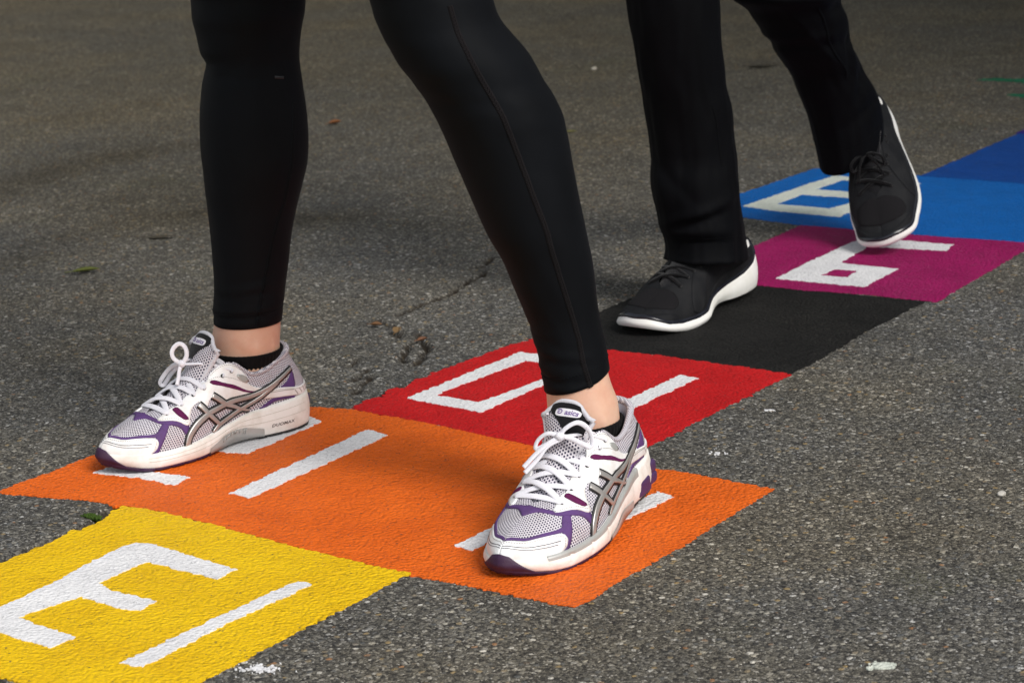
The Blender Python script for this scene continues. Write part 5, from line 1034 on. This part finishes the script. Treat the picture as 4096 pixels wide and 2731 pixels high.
foldL=fold_sum([(.200,-.0011,.0025,4.0,.9,-.014),(.215,-.0008,.003,3.6,.8,.010),(.470,-.0006,.008,3.3,.8,.03),(.178,-.0018,.0022,4.2,1.0,-.010),(.184,.0014,.004,4.2,1.0,-.010),(.165,.0012,.005,3.9,1.2,-.006),(.1580,-.0020,.0020,4.1,1.1,-.008),(.152,.0014,.0035,4.1,1.5,-.008),(.171,.0012,.004,3.3,1.,0.)])
tiltL=lambda k,n:(.010*max(0,(k-(n-30))/29.)**1.2,.003*max(0,(k-(n-30))/29.))
cre=lambda t,z,s:.0007*mnoise.noise((math.cos(t)*2.5+s,math.sin(t)*2.5,z*26+math.cos(t)*1.5))+.0009*math.exp(-((z-.455)/.035)**2)*mnoise.noise((math.cos(t)*3,s,z*70))
fR0,fL0=foldR,foldL
foldR=lambda t,z:fR0(t,z)+cre(t,z,0.)
foldL=lambda t,z:fL0(t,z)+cre(t,z,4.)
RR=rings_of(legR,A1,1.,foldR,72);RL=rings_of(legL,A2,1.,foldL,72,0.,tiltL)
mb=MB();loft(mb,hem_roll(RR));loft(mb,hem_roll(RL))
th=np.linspace(0,2*np.pi,72,endpoint=False)
pel=[(np.array([.13,-.125,z]),w_,d_) for z,w_,d_ in ((1.04,.138,.10),(.98,.158,.112),(.93,.176,.125),(.87,.178,.127),(.82,.172,.127),(.775,.15,.105),(.74,.05,.05))]
loft(mb,[c+np.array([1,0,0])*(np.cos(th)*w_)[:,None]+np.array([0,1,0])*(np.sin(th)*d_)[:,None] for c,w_,d_ in pel],False,True)
leg1=mesh_obj('leggings',np.array(mb.V)-base1,mb.F,M['tights'],p1)
mb=MB();zL=lambda y:np.interp(y,np.linspace(-60,1516,100),[r[2] for r in LEG_LEFT]);zR=lambda y:np.interp(y,np.linspace(-60,1283,90),[r[2] for r in LEG_RIGHT])
seam_on(mb,legL,A2,1.,[(z,fr) for z,fr in SEAM_LEFT],.0062,.0006,foldL)
mesh_obj('seam',np.array(mb.V)-base1,mb.F,M['seam'],leg1)
mb=MB();seam_on(mb,legR,A1,1.,[(z,fr) for z,fr in SEAM_RIGHT],.0050,.0006,foldR)
mesh_obj('seam',np.array(mb.V)-base1,mb.F,M['tights'],leg1)
mb=MB();seam_on(mb,legR,A1,1.,[(.4365,.44),(.4345,.62)],.0035,.0005,foldR,False);mesh_obj('printed_mark',np.array(mb.V)-base1,mb.F,M['mark'],leg1)
mb=MB();stitch_ring(mb,RR[-5],RR[-4],.3,.0003);mesh_obj('hem_stitch',np.array(mb.V)-base1,mb.F,M['tights'],leg1)
mb=MB();stitch_ring(mb,RL[-5],RL[-4],.3,.0003);mesh_obj('hem_stitch',np.array(mb.V)-base1,mb.F,M['tights'],leg1)
mb=MB();upper_body(mb,(.13,-.125,.93),.02,5.,.016,'cloth');one_surface(mb,'jacket',M['trousers'],p1,base1,.012,4)
mb=MB();ellipsoid(mb,(.128,-.125+.0,1.735),(.09,.112,.085),0.);ellipsoid(mb,(.13,-.06,1.66),(.075,.06,.12),0.);mesh_obj('hair',np.array(mb.V)-base1,mb.F,plain('brown_hair',(.06,.035,.02),.6),p1)
def sock(tab,ang,ztop,zbot,parent,base,tilt):
    T=np.array(tab);mb=MB();zs=np.linspace(ztop,zbot,16);rows=[[*[np.interp(z,T[::-1,2],T[::-1,i]) for i in range(2)],z,np.interp(z,T[::-1,2],T[::-1,3])] for z in zs]
    rib=lambda t,z:.0004*math.cos(t*48)-max(0,(ztop-.005-z))*.34
    R=rings_of(rows,ang,.98,rib,192,.0036,lambda k,n:tilt)
    c=R[0].mean(0);v=c-R[0];v/=np.linalg.norm(v,axis=1)[:,None];R=[R[0]+v*.004-np.array([0,0,.006]),R[0]+v*.002+np.array([0,0,.0012])]+R;loft(mb,R);return mesh_obj('sock',np.array(mb.V)-base,mb.F,M['sock'],parent)
sock(ankR,A1,.1045,.055,p1,base1,(-.001,.001));sock(ankL,A2,.100,.055,p1,base1,(.002,.001))
running_shoe(p1,base1,R_SHOE,dict(knot=(168,0,105),up=(.2,.8,.4),paths=[([(168,0,105),(172,-1,108),(176,-4,113),(176,-6,120),(171,-6,126),(165,-4,128),(161,0,123),(162,3,114),(167,2,106)],2.7),([(168,0,105),(173,2,98),(176,4,91),(181,7,83)],2.3),([(168,0,105),(171,-10,103),(175,-22,94),(180,-33,79),(175,-34,74),(170,-24,88),(168,-8,101)],2.6)]),'white running shoe pointing left with its purple toe on the orange edge')
running_shoe(p1,base1,L_SHOE,dict(knot=(165,-6,110),up=(.75,.2,.6),paths=[([(165,-6,110),(160,-10,117),(153,-20,122),(150,-29,117),(150,-34,107),(154,-35,98),(158,-29,101),(161,-14,108),(165,-6,110)],2.7),([(165,-6,110),(174,4,104),(183,13,96),(194,23,84)],2.9),([(165,-8,108),(175,4,102),(184,11,91),(196,21,79)],2.9),([(165,-6,110),(168,6,113),(172,16,106),(176,17,98),(172,6,103),(166,-4,108)],2.4)]),'white running shoe pointing at the camera with the side stripes facing right')
# ---- the walker behind
RB=Pose((.133,.757),2.0,False,4.5,None,.0010);LB=Pose((.0995,1.2368),-33.5,True,0.,36.4,.1773,19.9,1.0055)
base2=np.array([.15,.75,0.])
p2=person_empty(tuple(base2),'person in loose black tracksuit trousers and black shoes with white soles, walking behind')
hipR2,hipL2=(.085,.63,.90),(.255,.64,.90)
tr=hip_extend(TROUSER_RIGHT,hipR2,.10);tl_=hip_extend(TROUSER_LEFT,hipL2,.10)
mb=MB();loft(mb,rings_of(tr,A3,1.,grow=-.016)+rings_of([[.108,.685,.10,.036],[.107,.68,.07,.034]],A3,1.),True,True);loft(mb,rings_of(tl_,A4,1.,grow=-.016),True,True)
foot_core(mb,RB,.85);foot_core(mb,LB,.55)
P=LB([(55,0,45),(52,0,62),(46,0,80)]);V,F=tube(P,.020,seg=18);mb.add(V,F)
upper_body(mb,(.17,.635,.97),.04,3.);one_surface(mb,'body',M['skin'],p2,base2,.007,4)
fold2=lambda t,z:.0034*mnoise.noise((math.cos(t)*2.2,math.sin(t)*2.2,z*9))+.0016*mnoise.noise((math.cos(t)*5,math.sin(t)*5+3,z*22-t*1.5))
f2b=fold_sum([(.135,-.006,.006,4.6,.75,.020),(.150,.005,.010,4.8,.9,.02),(.118,.004,.010,4.5,1.0,.0),(.20,-.003,.012,4.1,.6,-.05),(.27,.003,.02,5.2,.5,.08),(.24,-.003,.02,4.8,.5,.10)])
f2=lambda t,z:(fold2(t,z)+f2b(t,z))
f3b=fold_sum([(.40,-.004,.010,5.9,.8,.05),(.33,-.005,.012,5.9,.8,.09),(.30,.004,.012,5.7,.7,.09),(.26,-.003,.010,5.5,.8,.05),(.36,.003,.016,4.8,.5,-.15),(.22,-.0025,.008,5.3,.9,.02)])
f3=lambda t,z:(fold2(t,z+3)*.8+f3b(t,z))
for Q_,r_ in ((RB([(70,0,60),(68,0,85),(66,0,112)]),.034),(LB([(50,0,42),(60,0,58),(70,0,74)]),.027)):
    V,F=tube(spline(Q_,14),r_,seg=24);mesh_obj('sock',np.array(V)-base2,F,M['sock'],p2)
R2=rings_of(tr,A3,lambda k,n:1.+.42*max(0,(k-(n-32))/31.)**1.3,f2,96,0.,lambda k,n:(-.002*max(0,(k-(n-20))/19.),-.012*max(0,(k-(n-20))/19.)))
R3=rings_of(tl_,A4,lambda k,n:1.+.25*max(0,(k-(n-30))/29.),f3,96,0.,lambda k,n:(.022*max(0,(k-(n-30))/29.),.022*max(0,(k-(n-30))/29.)))
mb=MB();loft(mb,hem_roll(R2,.004,.03));loft(mb,hem_roll(R3,.004,.03))
pel=[(np.array([.17,.635,z]),w_,d_) for z,w_,d_ in ((1.06,.15,.11),(1.0,.168,.122),(.95,.186,.135),(.89,.188,.137),(.84,.182,.135),(.795,.16,.115),(.76,.05,.05))]
th=np.linspace(0,2*np.pi,96,endpoint=False)
loft(mb,[c+np.array([1,0,0])*(np.cos(th)*w_)[:,None]+np.array([0,1,0])*(np.sin(th)*d_)[:,None] for c,w_,d_ in pel],False,True)
tro=mesh_obj('trousers',np.array(mb.V)-base2,mb.F,M['trousers'],p2)
for R_ in (R2,R3):
    mb=MB();stitch_ring(mb,R_[-9],R_[-8],.3,.0005);mesh_obj('hem_stitch',np.array(mb.V)-base2,mb.F,M['tights'],tro)
mb=MB();seam_on(mb,tr,A3,1.,[(.30,.60),(.22,.64),(.16,.67)],.004,.0008,f2,False);mesh_obj('seam',np.array(mb.V)-base2,mb.F,M['trousers'],tro)
mb=MB();seam_on(mb,tl_,A4,1.,[(.40,.55),(.34,.50),(.29,.55),(.25,.35),(.21,.30)],.004,.0008,f3,False);mesh_obj('seam',np.array(mb.V)-base2,mb.F,M['trousers'],tro)
mb=MB();upper_body(mb,(.17,.635,.97),.04,3.,.022,'cloth');one_surface(mb,'jacket',M['trousers'],p2,base2,.012,4)
mb=MB();ellipsoid(mb,(.172,.60,1.79),(.09,.112,.085),0.);mesh_obj('hair',np.array(mb.V)-base2,mb.F,plain('dark_hair',(.03,.02,.014),.6),p2)
black_shoe(p2,base2,RB,'black shoe flat on the black square, pointing left',False)
black_shoe(p2,base2,LB,'black shoe with its heel raised and only the toes down on the magenta square')
